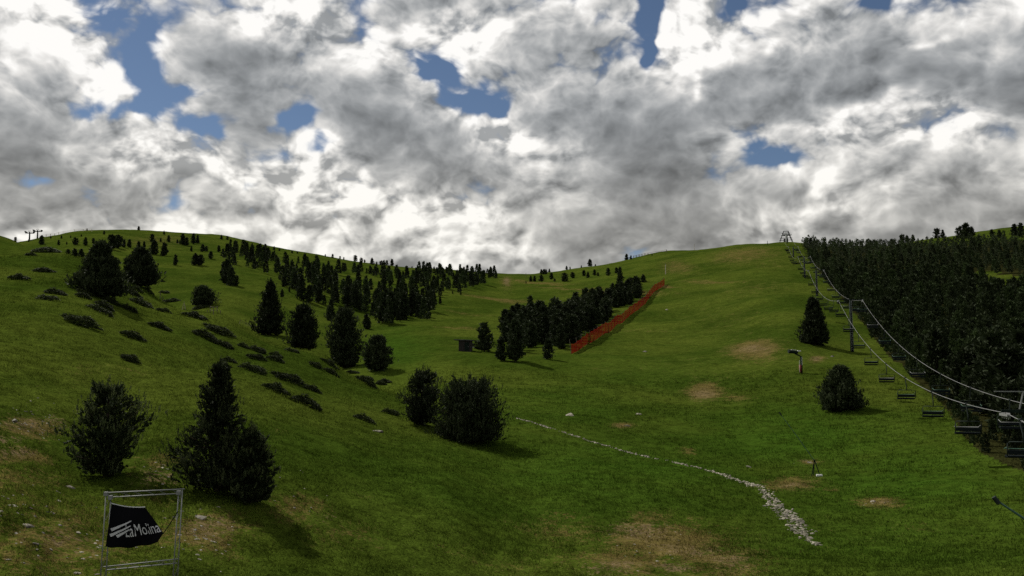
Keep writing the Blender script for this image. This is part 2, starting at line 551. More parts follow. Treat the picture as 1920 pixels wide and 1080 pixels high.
def tps(d2):
    return 0.5 * d2 * np.log(d2 + 1e-12)


n_ = len(P)
D2 = ((P[:, None] - P[None]) ** 2).sum(-1)
A = np.zeros((n_ + 3, n_ + 3))
A[:n_, :n_] = tps(D2) + np.eye(n_) * 0.0015
A[:n_, n_] = 1; A[:n_, n_ + 1:] = P
A[n_, :n_] = 1; A[n_ + 1:, :n_] = P.T
WGT = np.linalg.solve(A, np.concatenate([TE, np.zeros(3)]))


def tan_elev(q):
    out = np.zeros(len(q))
    for s in range(0, len(q), 20000):
        k = q[s:s + 20000]
        d2 = ((k[:, None] - P[None]) ** 2).sum(-1)
        out[s:s + 20000] = tps(d2) @ WGT[:n_] + WGT[n_] + k @ WGT[n_ + 1:]
    return out


def vnoise(x, y, seed):
    xi, yi = np.floor(x).astype(np.int64), np.floor(y).astype(np.int64)
    fx, fy = x - xi, y - yi
    fx, fy = fx * fx * (3 - 2 * fx), fy * fy * (3 - 2 * fy)

    def hsh(a, b):
        hh = (a * 374761393 + b * 668265263 + seed * 1442695041) & 0xffffffff
        hh = ((hh ^ (hh >> 13)) * 1274126177) & 0xffffffff
        return ((hh ^ (hh >> 16)) & 0xffff) / 65535.0 - 0.5
    return (hsh(xi, yi) * (1 - fx) + hsh(xi + 1, yi) * fx) * (1 - fy) + (hsh(xi, yi + 1) * (1 - fx) + hsh(xi + 1, yi + 1) * fx) * fy


PH_F = np.arange(-38.0, 38.01, 0.125)
PH = np.radians(np.concatenate([[-180, -160, -140, -120, -100, -85, -75, -65, -58, -52, -48, -45, -42.5, -41, -40, -39], PH_F,
                                [39, 40, 41, 42.5, 45, 48, 52, 58, 65, 75, 85, 100, 120, 140, 160, 180]]))
LR = np.concatenate([np.log(np.linspace(1.0, 9.5, 14)), np.linspace(math.log(10.0), math.log(1600.0), 430)])
# coarse evaluation of the spline, then bilinear to the fine grid
phc = np.clip(PH, R(-44), R(44))
pg = np.linspace(R(-44), R(44), 260); lg = np.linspace(math.log(14.0), math.log(1600.0), 300)
QQ = np.stack(np.meshgrid(pg * KPHI, lg, indexing='ij'), -1).reshape(-1, 2)
TG = tan_elev(QQ).reshape(len(pg), len(lg))


def bil(gx, gy, Gd, x, y):
    i = np.clip(np.searchsorted(gx, x) - 1, 0, len(gx) - 2)
    j = np.clip(np.searchsorted(gy, y) - 1, 0, len(gy) - 2)
    a = np.clip((x - gx[i]) / (gx[i + 1] - gx[i]), 0, 1); b = np.clip((y - gy[j]) / (gy[j + 1] - gy[j]), 0, 1)
    return (Gd[i, j] * (1 - a) + Gd[i + 1, j] * a) * (1 - b) + (Gd[i, j + 1] * (1 - a) + Gd[i + 1, j + 1] * a) * b


PP, LL = np.meshgrid(PH, LR, indexing='ij')
RR = np.exp(LL)
ZZ = bil(pg, lg, TG, np.clip(PP, R(-44), R(44)), np.maximum(LL, lg[0])) * np.maximum(RR, 14.0)
zn = -7.6 + 0.0 * ZZ
wn = np.clip((RR - 12.0) / 12.0, 0, 1); wn = wn * wn * (3 - 2 * wn)
ZZ = ZZ * wn + zn * (1 - wn) * 1.0
back = np.clip((np.abs(PP) - R(50)) / R(60), 0, 1); back = back * back * (3 - 2 * back)
ZZ = ZZ * (1 - back) + (-8.0 - 0.05 * np.minimum(RR, 300)) * back
XX, YY = RR * np.sin(PP), RR * np.cos(PP)
ZZ = ZZ + CZ
ZZ += vnoise(XX / 23, YY / 23, 1) * np.clip(RR / 60, 0, 1.6) * 0.9
ZZ += vnoise(XX / 12, YY / 12, 12) * np.clip((RR - 80) / 120, 0, 1) * np.clip((520 - RR) / 100, 0, 1) * 1.1
ZZ += vnoise(XX / 7.5, YY / 7.5, 2) * 0.42 + vnoise(XX / 2.6, YY / 2.6, 3) * 0.22
near = np.clip(1.6 - RR / 90, 0, 1)
ZZ += near * (vnoise(XX / 0.95, YY / 0.95, 4) * 0.14 + vnoise(XX / 0.42, YY / 0.42, 5) * 0.07)
# sheep terracettes along the contour of the near left slope
tw = np.clip((-PP - R(10)) / R(10), 0, 1) * np.clip((70 - RR) / 30, 0, 1)
ph_t = ZZ * 2 * math.pi / 0.55 + vnoise(XX / 4, YY / 4, 9) * 9
ZZ += tw * 0.10 * np.sin(ph_t) * np.clip(vnoise(XX / 6, YY / 6, 10) * 2.5 + 0.5, 0, 1)


def gz(x, y):
    x = np.atleast_1d(np.asarray(x, float)); y = np.atleast_1d(np.asarray(y, float))
    return bil(PH, LR, ZZ, np.arctan2(x, y), np.log(np.maximum(np.hypot(x, y), 1.0)))


MARCH = np.exp(np.linspace(math.log(10.0), math.log(1590.0), 2600))


def hit(u, v, lower=True):
    """first point of the ground seen through image point (u, v)"""
    for k in range(60):
        d = ray(u, v + k)
        hx, hy = d[0] / math.hypot(d[0], d[1]), d[1] / math.hypot(d[0], d[1])
        te = d[2] / math.hypot(d[0], d[1])
        g = gz(MARCH * hx, MARCH * hy)
        rz = CZ + MARCH * te
        b = np.nonzero(rz < g)[0]
        if len(b):
            i = b[0]
            if i == 0:
                return Vector((hx * MARCH[0], hy * MARCH[0], g[0]))
            a0, a1 = rz[i - 1] - g[i - 1], g[i] - rz[i]
            t = a0 / (a0 + a1 + 1e-9)
            rr = MARCH[i - 1] + (MARCH[i] - MARCH[i - 1]) * t
            return Vector((hx * rr, hy * rr, float(gz(hx * rr, hy * rr)[0])))
        if not lower:
            return None
    return None


def at(u, v, y):
    """point on the sight line (u, v) at forward distance y"""
    d = ray(u, v)
    return Vector((d[0] / d[1] * y, y, CZ + d[2] / d[1] * y))


def normal(x, y, e=0.6):
    zx = float((gz(x + e, y) - gz(x - e, y))[0]) / (2 * e)
    zy = float((gz(x, y + e) - gz(x, y - e))[0]) / (2 * e)
    return Vector((-zx, -zy, 1)).normalized()


# fields for the turf: where it is dry, bare or lush
def patch(u, v, du, dv, amp):
    c, a, b = hit(u, v), hit(u + du, v), hit(u, v - dv)
    ax = Vector((a.x - c.x, a.y - c.y)); by = Vector((b.x - c.x, b.y - c.y))
    if ax.length > 60: ax *= 60 / ax.length
    if by.length > 90: by *= 90 / by.length
    return (c.x, c.y, ax.x, ax.y, by.x, by.y, amp)


DRY = [patch(*a) for a in [
    (1410, 652, 60, 16, 0.9), (1320, 735, 42, 20, 0.95), (1480, 905, 70, 14, 0.75), (1650, 942, 60, 12, 0.7), (1380, 745, 40, 10, 0.5),
    (1250, 1020, 150, 46, 0.85), (1180, 1050, 120, 34, 0.72), (1340, 1045, 110, 36, 0.72), (1080, 1000, 140, 45, 0.45), (1215, 975, 60, 20, 0.7),
    (1150, 548, 120, 4, 0.75), (930, 562, 90, 4, 0.7), (1050, 540, 120, 3, 0.65), (880, 590, 70, 4, 0.5), (1010, 531, 130, 2, 0.7), (860, 615, 60, 3, 0.6), (1330, 530, 90, 6, 0.6), (1200, 620, 90, 6, 0.35), (1150, 690, 90, 6, 0.3), (1360, 600, 170, 40, 0.28), (1420, 540, 120, 20, 0.34), (1300, 690, 160, 30, 0.22), (1600, 990, 120, 30, 0.25), (1390, 475, 90, 14, 0.62), (1270, 500, 50, 18, 0.55),
    (1250, 538, 30, 4, 0.9), (950, 525, 16, 8, 0.6), (60, 800, 80, 22, 0.7), (40, 860, 90, 24, 0.6), (300, 860, 60, 30, 0.55), (300, 930, 80, 30, 0.5), (60, 900, 120, 30, 0.5),
    (100, 990, 200, 70, 0.58), (390, 1000, 110, 45, 0.62), (560, 950, 80, 36, 0.52), (640, 1000, 80, 40, 0.4), (520, 800, 40, 20, 0.25), (200, 700, 120, 25, 0.3),
    (1290, 845, 18, 6, 0.6), (1165, 797, 26, 6, 0.8), (1520, 866, 26, 7, 0.7), (1560, 918, 26, 7, 0.6), (1530, 672, 22, 7, 0.7),
    (940, 1060, 120, 40, 0.3), (700, 480, 200, 12, 0.35), (300, 450, 200, 12, 0.45), (1750, 990, 80, 20, 0.25), (1450, 500, 40, 10, 0.4)]]
DIRT = [patch(*a) for a in [
    (1200, 1000, 80, 24, 0.62), (1300, 1035, 90, 22, 0.58), (1150, 1060, 70, 16, 0.55), (1260, 1065, 60, 12, 0.7), (1370, 1050, 50, 16, 0.6), (50, 795, 45, 14, 0.58), (30, 850, 50, 16, 0.48), (120, 1010, 100, 40, 0.38), (100, 790, 30, 14, 0.6), (20, 825, 40, 10, 0.5),
    (1320, 738, 34, 12, 0.66), (1410, 653, 46, 9, 0.62), (1480, 910, 46, 6, 0.55), (1655, 942, 24, 6, 0.65), (1512, 864, 14, 4, 0.7), (1165, 798, 20, 3, 0.6),
    (300, 890, 50, 18, 0.55), (390, 990, 60, 24, 0.6), (230, 1060, 60, 14, 0.4), (60, 990, 30, 10, 0.4), (620, 970, 40, 14, 0.4), (950, 525, 8, 6, 0.7), (1530, 672, 16, 4, 0.7)]]
LUSH = [patch(*a) for a in [
    (1500, 820, 260, 60, 0.9), (1150, 880, 300, 60, 0.8), (1700, 900, 260, 80, 0.9), (740, 650, 60, 30, 0.8), (1050, 760, 160, 40, 0.5), (1650, 1000, 260, 60, 0.6),
    (900, 960, 250, 70, 0.4), (1200, 700, 160, 30, 0.35)]]


def field(lst, x, y):
    out = np.zeros(len(x))
    for (cx, cy, ax, ay, bx, by, amp) in lst:
        det = ax * by - ay * bx
        if abs(det) < 1e-6:
            continue
        dx, dy = x - cx, y - cy
        s = (dx * by - dy * bx) / det
        t = (ax * dy - ay * dx) / det
        q = s * s + t * t
        out = np.maximum(out, amp * np.exp(-q * 0.9))
    return out


def poly_world(pts):
    return [(q.x, q.y) for q in (hit(*a) for a in pts)]


def inside(poly, x, y):
    c = False
    j = len(poly) - 1
    for i in range(len(poly)):
        xi, yi = poly[i]; xj, yj = poly[j]
        if (yi > y) != (yj > y) and x < (xj - xi) * (y - yi) / (yj - yi) + xi:
            c = not c
        j = i
    return c


# outline of the forest right of the lift, with its clearings
fp = [(1502, 458), (1524, 500), (1552, 532), (1580, 562), (1612, 600), (1652, 648), (1700, 694), (1762, 752), (1803, 812), (1840, 850), (1925, 885), (2010, 930), (2200, 860),
      (2250, 560), (2200, 455), (1990, 446), (1900, 452), (1860, 456), (1740, 462), (1640, 465), (1560, 462)]
FPOLY = poly_world(fp)
c0 = hit(1895, 525); c1 = hit(1900, 545); c2 = hit(1848, 512)


def lift_edge(y):
    return np.interp(y, [50, 75, 95, 160, 400], [-3.2, -2.4, -1.6, 1.5, 6.0])


def fgap(x, y):
    return x - (17.8 + 0.2755 * y) < lift_edge(y) or (math.hypot(x - c0.x, (y - c0.y) * 0.4) < 11) or (math.hypot(x - c1.x, (y - c1.y) * 0.5) < 9) or (math.hypot(x - c2.x, y - c2.y) < 5)




def litter_field(x, y):
    """needle litter under the trees"""
    ins = np.zeros(len(x), dtype=bool)
    j = len(FPOLY) - 1
    for i in range(len(FPOLY)):
        xi, yi = FPOLY[i]; xj, yj = FPOLY[j]
        c = ((yi > y) != (yj > y))
        ins ^= c & (x < (xj - xi) * (y - yi) / (yj - yi + 1e-12) + xi)
        j = i
    ins &= (x - (17.8 + 0.2755 * y)) > lift_edge(y) + 2.2
    for (c, r_, k) in ((c0, 11, 0.4), (c1, 9, 0.5), (c2, 5, 1.0)):
        ins &= np.hypot(x - c.x, (y - c.y) * k) > r_
    return ins.astype(float)


# ground sheet
nv = XX.shape
verts = np.stack([XX, YY, ZZ], -1).reshape(-1, 3)
ii, jj = np.meshgrid(np.arange(nv[0] - 1), np.arange(nv[1] - 1), indexing='ij')
a = (ii * nv[1] + jj).ravel()
quads = np.stack([a, a + 1, a + nv[1] + 1, a + nv[1]], -1)
me = np_mesh('ground', verts, quads, M_TURF, True)
for nm, lst in (('dry', DRY), ('dirt', DIRT), ('lush', LUSH)):
    set_attr(me, nm, field(lst, verts[:, 0], verts[:, 1]))
set_attr(me, 'litter', litter_field(verts[:, 0], verts[:, 1]))
g = link('ground', me)
tag(g, kind='structure')


# ------------------------------------------------------------------ pines
def needle_tufts(pts, axes, lens, k, nl, w, r, spread=0.75):
    """k needle blades on each shoot: pts (n,3) shoot bases, axes (n,3) unit, lens (n,)"""
    n = len(pts)
    s = r.uniform(0.0, 0.85, (n, k, 1))
    b = pts[:, None] + axes[:, None] * lens[:, None, None] * s
    rv = r.normal(size=(n, k, 3))
    ax = np.repeat(axes[:, None], k, 1)
    rv -= (rv * ax).sum(-1, keepdims=True) * ax
    rv /= np.linalg.norm(rv, axis=-1, keepdims=True) + 1e-9
    d = ax + rv * spread
    d /= np.linalg.norm(d, axis=-1, keepdims=True)
    ln = nl * r.uniform(0.7, 1.2, (n, k, 1))
    side = np.cross(d, r.normal(size=(n, k, 3)))
    side /= np.linalg.norm(side, axis=-1, keepdims=True) + 1e-9
    tip = b + d * ln
    mid = b + d * ln * 0.35
    V = np.stack([b, mid + side * w, tip, mid - side * w], 2).reshape(-1, 3)
    return V


def prof(shape, t):
    xs = {'cone': ([0, .06, .20, .45, .7, .88, 1], [.55, .88, 1.0, .74, .42, .18, .02]),
          'oval': ([0, .08, .32, .6, .82, .93, 1], [.45, .78, 1.0, .80, .46, .24, .05]),
          'vase': ([0, .08, .30, .55, .78, .92, 1], [.30, .50, .90, 1.0, .70, .36, .08]),
          'round': ([0, .12, .35, .6, .8, .92, 1], [.66, .92, 1.0, .90, .66, .42, .16]),
          'narrow': ([0, .08, .3, .6, .85, 1], [.6, .9, 1.0, .74, .32, .03])}[shape]
    return np.interp(t, xs[0], xs[1])


def make_pine(seed, H, Wd, shape, nb, per, k, nl, w, tuft, lean=(0.0, 0.0), low=0.02, limbs=True, jag=0.3, core=0, loose=1.0, brush=0.75, hero=False, lump=0.13):
    """returns (crown mesh, trunk mesh) for a pine of height H and crown width Wd"""
    r = np.random.default_rng(seed)
    t = low + (1 - low) * (np.arange(nb) + r.uniform(0, 1, nb)) / nb * 0.93
    az = np.arange(nb) * 2.399963 + r.uniform(-0.7, 0.7, nb)
    Rm = Wd / 2 * prof(shape, t) * r.uniform(1 - jag, 1 + jag * 0.6, nb) * (1.04 + lump * (np.sin(az * 2 + seed + 5 * t) + 0.8 * np.sin(az * 3 + 2.1 * seed - 9 * t) + 0.6 * np.sin(t * 23 + az)))
    rise = r.uniform(0.35, 0.75, nb) * (0.4 + 0.7 * t)
    trunk = lambda tt: np.stack([lean[0] * tt * tt, lean[1] * tt * tt, tt * H], -1)
    zt = t * H
    z0 = np.maximum(zt - rise * Rm, 0.015 * H)
    P0 = trunk(z0 / H)
    dirh = np.stack([np.cos(az), np.sin(az), np.zeros(nb)], -1)
    s = 1 - (1 - r.uniform(0.0, 1.0, (nb, per)) ** 0.75) * 0.92
    L = Rm[:, None] * s
    base = P0[:, None] + dirh[:, None] * L[..., None]
    base[..., 2] += (zt - z0)[:, None] * s ** 1.5
    spread = (0.05 + (0.085 if hero else 0.065) * s) * Rm[:, None] * loose + 0.010 * H
    base += r.normal(size=base.shape) * spread[..., None] * np.array([1, 1, 0.55])
    base[..., 2] = np.maximum(base[..., 2], 0.02 * H)
    rise = (zt - z0) / np.maximum(Rm, 1e-3)
    ax = dirh[:, None] * (0.10 + 0.30 * s)[..., None] + np.array([0, 0, 1.0]) * (0.95 + 0.4 * t[:, None, None]) + r.normal(size=base.shape) * 0.13
    pts, axes = base.reshape(-1, 3), ax.reshape(-1, 3)
    if hero:
        # some limbs end in a cluster of upright candles
        sel = np.nonzero(r.uniform(0, 1, nb) < 0.5)[0]
        m_ = 5
        ce = P0[sel][:, None] + dirh[sel][:, None] * (Rm[sel][:, None] * r.uniform(0.85, 1.12, (len(sel), m_)))[..., None]
        ce[..., 2] = zt[sel][:, None] + r.uniform(-0.02, 0.055, (len(sel), m_)) * H
        ce[..., :2] += r.normal(size=(len(sel), m_, 2)) * 0.05 * Wd
        pts = np.concatenate([pts, ce.reshape(-1, 3)])
        axes = np.concatenate([axes, np.tile([0, 0, 1.0], (len(sel) * m_, 1)) + r.normal(size=(len(sel) * m_, 3)) * 0.10])
    # leader shoots at the very top
    nt_ = max(5, nb // 8) + (10 if hero else 0)
    tt_ = r.uniform(0.86, 1.03, nt_)
    tp = trunk(tt_); tp[:, :2] += r.normal(size=(nt_, 2)) * (Wd * 0.16 * (1.06 - tt_))[:, None]
    tp[:, 2] -= tuft * 0.6
    pts = np.concatenate([pts, tp]); axes = np.concatenate([axes, np.tile([0, 0, 1.0], (nt_, 1)) + r.normal(size=(nt_, 3)) * 0.12])
    axes /= np.linalg.norm(axes, axis=1, keepdims=True)
    lens = tuft * r.uniform(0.6, 1.3, len(pts))
    V = needle_tufts(pts, axes, lens, k, nl, w, r, brush)
    nshoot = len(V) // 4
    if core:
        # old needles along the inner limbs
        bi = r.integers(0, nb, core)
        sc_ = r.uniform(0.12, 0.80, core)
        ang = az[bi]
        pc = P0[bi] + dirh[bi] * (Rm[bi] * sc_)[:, None]
        pc[:, 2] += (zt - z0)[bi] * sc_ ** 1.5
        pc += r.normal(size=pc.shape) * (0.10 * Rm[bi] + 0.012 * H)[:, None]
        pc[:, 2] = np.maximum(pc[:, 2], 0.03 * H)
        axc = np.stack([np.cos(ang) * 0.6, np.sin(ang) * 0.6, np.ones(core) * 0.6], -1) + r.normal(size=(core, 3)) * 0.4
        axc /= np.linalg.norm(axc, axis=1, keepdims=True)
        V = np.concatenate([V, needle_tufts(pc, axc, np.full(core, tuft), k, nl * 1.6, w * 2.4, r)])
    T = np.arange(len(V)).reshape(-1, 4)
    crown = np_mesh('crown', V, T, M_NEEDLE)
    if hero:
        crown.materials.append(M_SHOOT if hero == 'near' else M_SHOOTD)
        ids = np.zeros(len(T), dtype=np.int32); ids[:nshoot] = 1
        crown.polygons.foreach_set('material_index', ids)
    mb = MB()
    tr_r = 0.022 * H + 0.02
    tt = np.linspace(0, 0.96, 7)
    pts_t = [tuple(x) for x in trunk(tt)]
    pts_t[0] = (pts_t[0][0], pts_t[0][1], -0.35)
    mb.tube(pts_t, tr_r, 7, tr_r * 0.12)
    if limbs:
        for i in range(0, nb, 1 if nb < 80 else 2):
            q0 = Vector(P0[i]); e = Vector(dirh[i]) * Rm[i] * 0.9
            q1 = q0 + e * 0.55 + Vector((0, 0, rise[i] * Rm[i] * 0.3)); q2 = q0 + e + Vector((0, 0, rise[i] * Rm[i] * 0.85))
            mb.tube([q0, q1, q2], tr_r * 0.28 * (1.1 - t[i]), 4, 0.008)
    return crown, mb.mesh('trunk', M_BARK, True)


def plant_pine(meshes, loc, label, group=None, scale=(1, 1, 1), rz=0.0, name='pine_tree', cat='tree', tilt=(0, 0)):
    o = empty(name, loc)
    o.rotation_euler = (tilt[0], tilt[1], rz)
    o.scale = scale
    tag(o, label, cat, group)
    link('trunk', meshes[1], o)
    link('crown', meshes[0], o)
    return o


def px_m(p):
    """image pixels per metre at a world point"""
    return FPX / (p.y * math.cos(PITCH) + (p.z - CZ) * math.sin(PITCH))


# large near pines, each with a shape of its own: (u, base v, top v, crown width px, shape, seed, label ...)
HERO = [
    (197, 893, 713, 142, 'vase', 11, 52, 24, 20, 0.075, 0.013, 0.34, 'broad bushy pine above the banner frame, leftmost of the near pines', 0.42),
    (406, 918, 676, 132, 'cone', 12, 64, 24, 20, 0.075, 0.013, 0.34, 'tallest near pine with jagged pointed top, right of the banner frame', 0.36),
    (468, 942, 800, 88, 'oval', 13, 40, 24, 20, 0.075, 0.013, 0.34, 'shorter bushy pine leaning against the tall near pine at its right foot', 0.42),
    (792, 796, 690, 90, 'vase', 14, 46, 24, 14, 0.12, 0.022, 0.50, 'ragged pine just left of the round-headed pine in the valley mouth', 0.42),
    (880, 828, 706, 142, 'round', 15, 130, 22, 14, 0.12, 0.022, 0.48, 'round-headed dark pine casting a long shadow in mid picture', 0.16),
    (1527, 646, 558, 50, 'cone', 16, 110, 24, 8, 0.34, 0.06, 0.60, 'slim conical pine standing alone above the snow gun', 0.26),
    (1577, 768, 688, 80, 'cone', 17, 130, 28, 8, 0.28, 0.05, 0.52, 'squat conical pine alone on the piste below the lift', 0.24),
    (186, 556, 455, 80, 'cone', 18, 130, 26, 8, 0.36, 0.06, 0.66, 'big dark pine on the left crest, larger of the crest pair', 0.30),
    (262, 536, 468, 54, 'oval', 19, 90, 24, 8, 0.36, 0.06, 0.66, 'smaller pine of the pair on the left crest', 0.30),
    (505, 628, 525, 54, 'cone', 20, 110, 24, 8, 0.36, 0.06, 0.62, 'tall narrow pine, first of the row along the gully edge', 0.26),
    (567, 656, 570, 60, 'oval', 21, 100, 24, 8, 0.34, 0.06, 0.60, 'broad pine, second of the row along the gully edge', 0.26),
    (645, 690, 574, 64, 'oval', 22, 120, 26, 8, 0.34, 0.06, 0.60, 'tallest dark pine, third of the row along the gully edge', 0.30),
    (707, 694, 630, 50, 'oval', 23, 90, 22, 8, 0.32, 0.055, 0.56, 'short pine ending the row along the gully edge', 0.26),
    (380, 574, 536, 46, 'oval', 24, 60, 20, 8, 0.36, 0.06, 0.56, 'low bushy pine on the gully edge above the juniper mats', 0.30),
]
hero_pos = []
for (u, vb, vt, wd, shp, seed, nb, per, k, nl, w, tuft, label, jag) in HERO:
    p = hit(u, vb)
    s = px_m(p)
    H = (vb - vt) / s
    Wd = wd / s
    meshes = make_pine(seed, H, Wd, shp, nb, per, k, nl, w, tuft * min(1, H / 4.5), core=1100 if shp != 'round' else 3200, jag=jag, brush=0.55, hero='near' if seed < 14 else 'far', lump=0.12 if shp != 'round' else 0.05)
    plant_pine(meshes, p, label)
    hero_pos.append((p, Wd))

# shared mid-distance pines
MIDP = [make_pine(100 + i, 6.0, wd, shp, 46, 9, 6, 0.40, 0.085, 0.62, limbs=False, jag=0.30, core=90, loose=1.5)
        for i, (wd, shp) in enumerate([(2.6, 'cone'), (3.0, 'oval'), (2.3, 'narrow'), (2.9, 'cone'), (3.4, 'round'), (2.5, 'oval'), (2.1, 'narrow')])]


PINES = []          # every smaller pine: placed one by one, or part of a stand


def mid_pine(p, h, label, group, widen=1.0, order=None):
    PINES.append((order, p, h, label, group, widen))


def set_pine(p, h, label, group, widen):
    k = random.randrange(len(MIDP))
    s = h / 6.0
    plant_pine(MIDP[k], p, label, group, (s * widen * random.uniform(0.85, 1.15), s * widen * random.uniform(0.85, 1.15), s),
               random.uniform(0, 6.28))


def px_pine(u, vb, hpx, label, group, widen=1.0):
    p = hit(u, vb)
    mid_pine(p, max(0.8, hpx / px_m(p)), label, group, widen, u)


# scattered pines of the far left hillside
L_FAR = 'small dark pine on the open far left hillside'
G_FAR = 'scattered pines on the far left hillside'
for (x, y, h) in [(310, 235, 70), (115, 192, 35), (460, 190, 25), (440, 240, 40), (565, 235, 55), (640, 240, 60), (700, 225, 40),
                  (780, 160, 30), (840, 270, 110), (880, 260, 100), (930, 255, 60), (970, 255, 60), (1040, 260, 50), (1080, 260, 50),
                  (1140, 215, 60), (1155, 310, 110), (1230, 320, 100), (1265, 215, 50), (1230, 160, 30), (1205, 215, 30), (1315, 390, 80),
                  (1330, 225, 30), (1370, 235, 80), (1400, 240, 60), (1450, 230, 80), (1480, 225, 60), (1435, 285, 40), (1465, 390, 90),
                  (1500, 390, 80), (1520, 290, 60), (1545, 285, 40), (1580, 340, 55), (1640, 290, 50), (380, 190, 20), (215, 215, 22),
                  (530, 185, 20), (610, 175, 18), (500, 235, 22), (820, 200, 40), (910, 210, 40)]:
    px_pine(x / 4, 400 + y / 4, h / 4, L_FAR, G_FAR, 1.15)
for (x, y, h) in [(560, 322, 58), (610, 328, 60), (510, 308, 40)]:
    px_pine(x / 4, 400 + y / 4, h / 4, 'low pine in the dark clump behind the left crest', 'pine clump behind the left crest', 1.6)
for (x, y, h) in [(100, 535, 190), (130, 545, 150), (75, 490, 120), (170, 545, 80)]:
    px_pine(400 + x / 4, 400 + y / 4, h / 4, 'pine in the isolated clump left of the dense stand', 'isolated clump left of the dense stand', 0.9)
L_SKY = 'tiny pine silhouetted on the skyline of the far left ridge'
G_SKY = 'pines along the left skyline'
for (x, y, h) in [(60, 196, 34), (105, 200, 30), (130, 222, 28), (175, 228, 20), (225, 232, 36), (290, 252, 28), (355, 258, 32), (390, 262, 34),
                  (455, 276, 30), (495, 284, 24), (895, 334, 30), (950, 342, 22), (978, 348, 20), (1065, 360, 46), (1110, 366, 38), (1135, 370, 24),
                  (1190, 384, 50), (1225, 384, 22), (1260, 390, 36), (1280, 390, 40), (1300, 390, 38), (1340, 394, 52), (840, 324, 18),
                  (1530, 410, 20), (1720, 420, 20), (1760, 420, 18), (1490, 408, 16), (590, 300, 20), (630, 302, 18)]:
    px_pine(400 + x / 4, 400 + y / 4, h / 4, L_SKY, G_SKY, 1.25)
px_pine(260, 432, 8, L_SKY, G_SKY, 1.2)
px_pine(163, 433, 5, L_SKY, G_SKY, 1.2)


def scatter(poly, dmin, nmax, tries=60000, gap=None):
    xs = [a[0] for a in poly]; ys = [a[1] for a in poly]
    grid, out = {}, []
    for _ in range(tries):
        x, y = random.uniform(min(xs), max(xs)), random.uniform(min(ys), max(ys))
        if not inside(poly, x, y):
            continue
        if gap is not None and gap(x, y):
            continue
        d = dmin(x, y) if callable(dmin) else dmin
        c = (int(x // 6), int(y // 6))
        ok = True
        for a in (-1, 0, 1):
            for b in (-1, 0, 1):
                for q in grid.get((c[0] + a, c[1] + b), ()):
                    if (q[0] - x) ** 2 + (q[1] - y) ** 2 < d * d:
                        ok = False
        if ok:
            grid.setdefault(c, []).append((x, y)); out.append((x, y))
            if len(out) >= nmax:
                break
    return out


def wpt(x, y, sink=0.0):
    return Vector((x, y, float(gz(x, y)[0]) - sink))


# dense stand on the far left hillside
poly = poly_world([(408, 462), (520, 484), (620, 506), (740, 512), (930, 516), (932, 524), (880, 546), (830, 554), (822, 582), (795, 602),
                   (725, 612), (690, 594), (650, 574), (600, 572), (545, 546), (480, 508), (420, 494)])
gapn = lambda x, y: float(vnoise(np.array([x / 17]), np.array([y / 30]), 31)[0] + 0.5 * vnoise(np.array([x / 7]), np.array([y / 9]), 32)[0]) < -0.10
stand = scatter(poly, 5.2, 330, 50000, gapn)
STAND = [(0, x, y, random.uniform(3.0, 7.6)) for (x, y) in stand]
# hand-placed larger ones along the lower edge of that stand
for (x, y, h) in [(660, 652, 190), (720, 668, 130), (790, 670, 150), (880, 800, 150), (870, 805, 110), (530, 552, 80), (515, 630, 60), (570, 590, 40),
                  (1145, 865, 110), (1160, 870, 90), (1270, 820, 220), (1330, 790, 200), (1420, 800, 210), (1390, 780, 180), (1490, 770, 190), (1540, 770, 160),
                  (1610, 690, 150), (1700, 680, 60), (1000, 700, 160), (1100, 735, 140), (1855, 612, 30), (1795, 605, 24), (1060, 700, 170)]:
    px_pine(400 + x / 4, 400 + y / 4, h / 4, 'larger pine on the lower edge of the far left stand', 'lower edge of the far left stand', 0.95)

# middle stand beside the red safety net
poly = poly_world([(945, 668), (985, 655), (1015, 660), (1060, 662), (1066, 648), (1092, 630), (1117, 615), (1142, 594), (1164, 577), (1200, 560), (1212, 546),
                   (1190, 544), (1165, 552), (1115, 566), (1065, 588), (1015, 602), (980, 606), (945, 618)])
mstand = scatter(poly, 3.2, 112, 30000)
for (x, y) in mstand:
    mid_pine(wpt(x, y, 0.1), random.uniform(4.6, 7.0), 'dark pine in the wedge-shaped stand beside the red safety net', 'pine stand beside the red net', 1.15)
for (u, vb, hp, wf, lab) in [
        (908, 659, 52, 1.45, 'bushy pine standing next to the small dark hut'),
        (940, 677, 44, 1.2, 'front left pine below the wedge-shaped stand, beside the tallest front one'),
        (966, 678, 78, 1.0, 'tall front pine at the lower left tip of the wedge-shaped stand'),
        (995, 592, 36, 1.2, 'round pine apart from the stand, above its left end'),
        (1028, 674, 38, 1.0, 'small front pine below the stand, nearest the foot of the red net'),
        (1163, 542, 40, 0.8, 'single tall dark pine rising above the upper end of the middle stand'),
        (1206, 529, 14, 1.7, 'low round pine right of the lone tall one, left of the net top')]:
    px_pine(u, vb, hp, lab, 'pines around the wedge-shaped stand', wf)
# scattered pines of the middle ridge
for (x, y, h) in [(700, 335, 36), (735, 338, 38), (775, 376, 50), (875, 392, 66), (935, 366, 46), (700, 392, 52), (620, 392, 44), (650, 392, 44),
                  (1018, 350, 44), (1050, 364, 46), (1100, 346, 44), (1200, 348, 58), (890, 296, 30), (915, 300, 20), (1000, 280, 18), (1065, 275, 56),
                  (1105, 268, 16), (1340, 218, 46), (1372, 226, 30), (1265, 330, 44), (760, 322, 26), (720, 338, 40), (800, 392, 24), (1125, 350, 28), (585, 405, 16), (1530, 196, 14)]:
    px_pine(840 + x / 4, 430 + y / 4, h / 4, 'small pine scattered along the middle ridge', 'scattered pines on the middle ridge', 1.3)

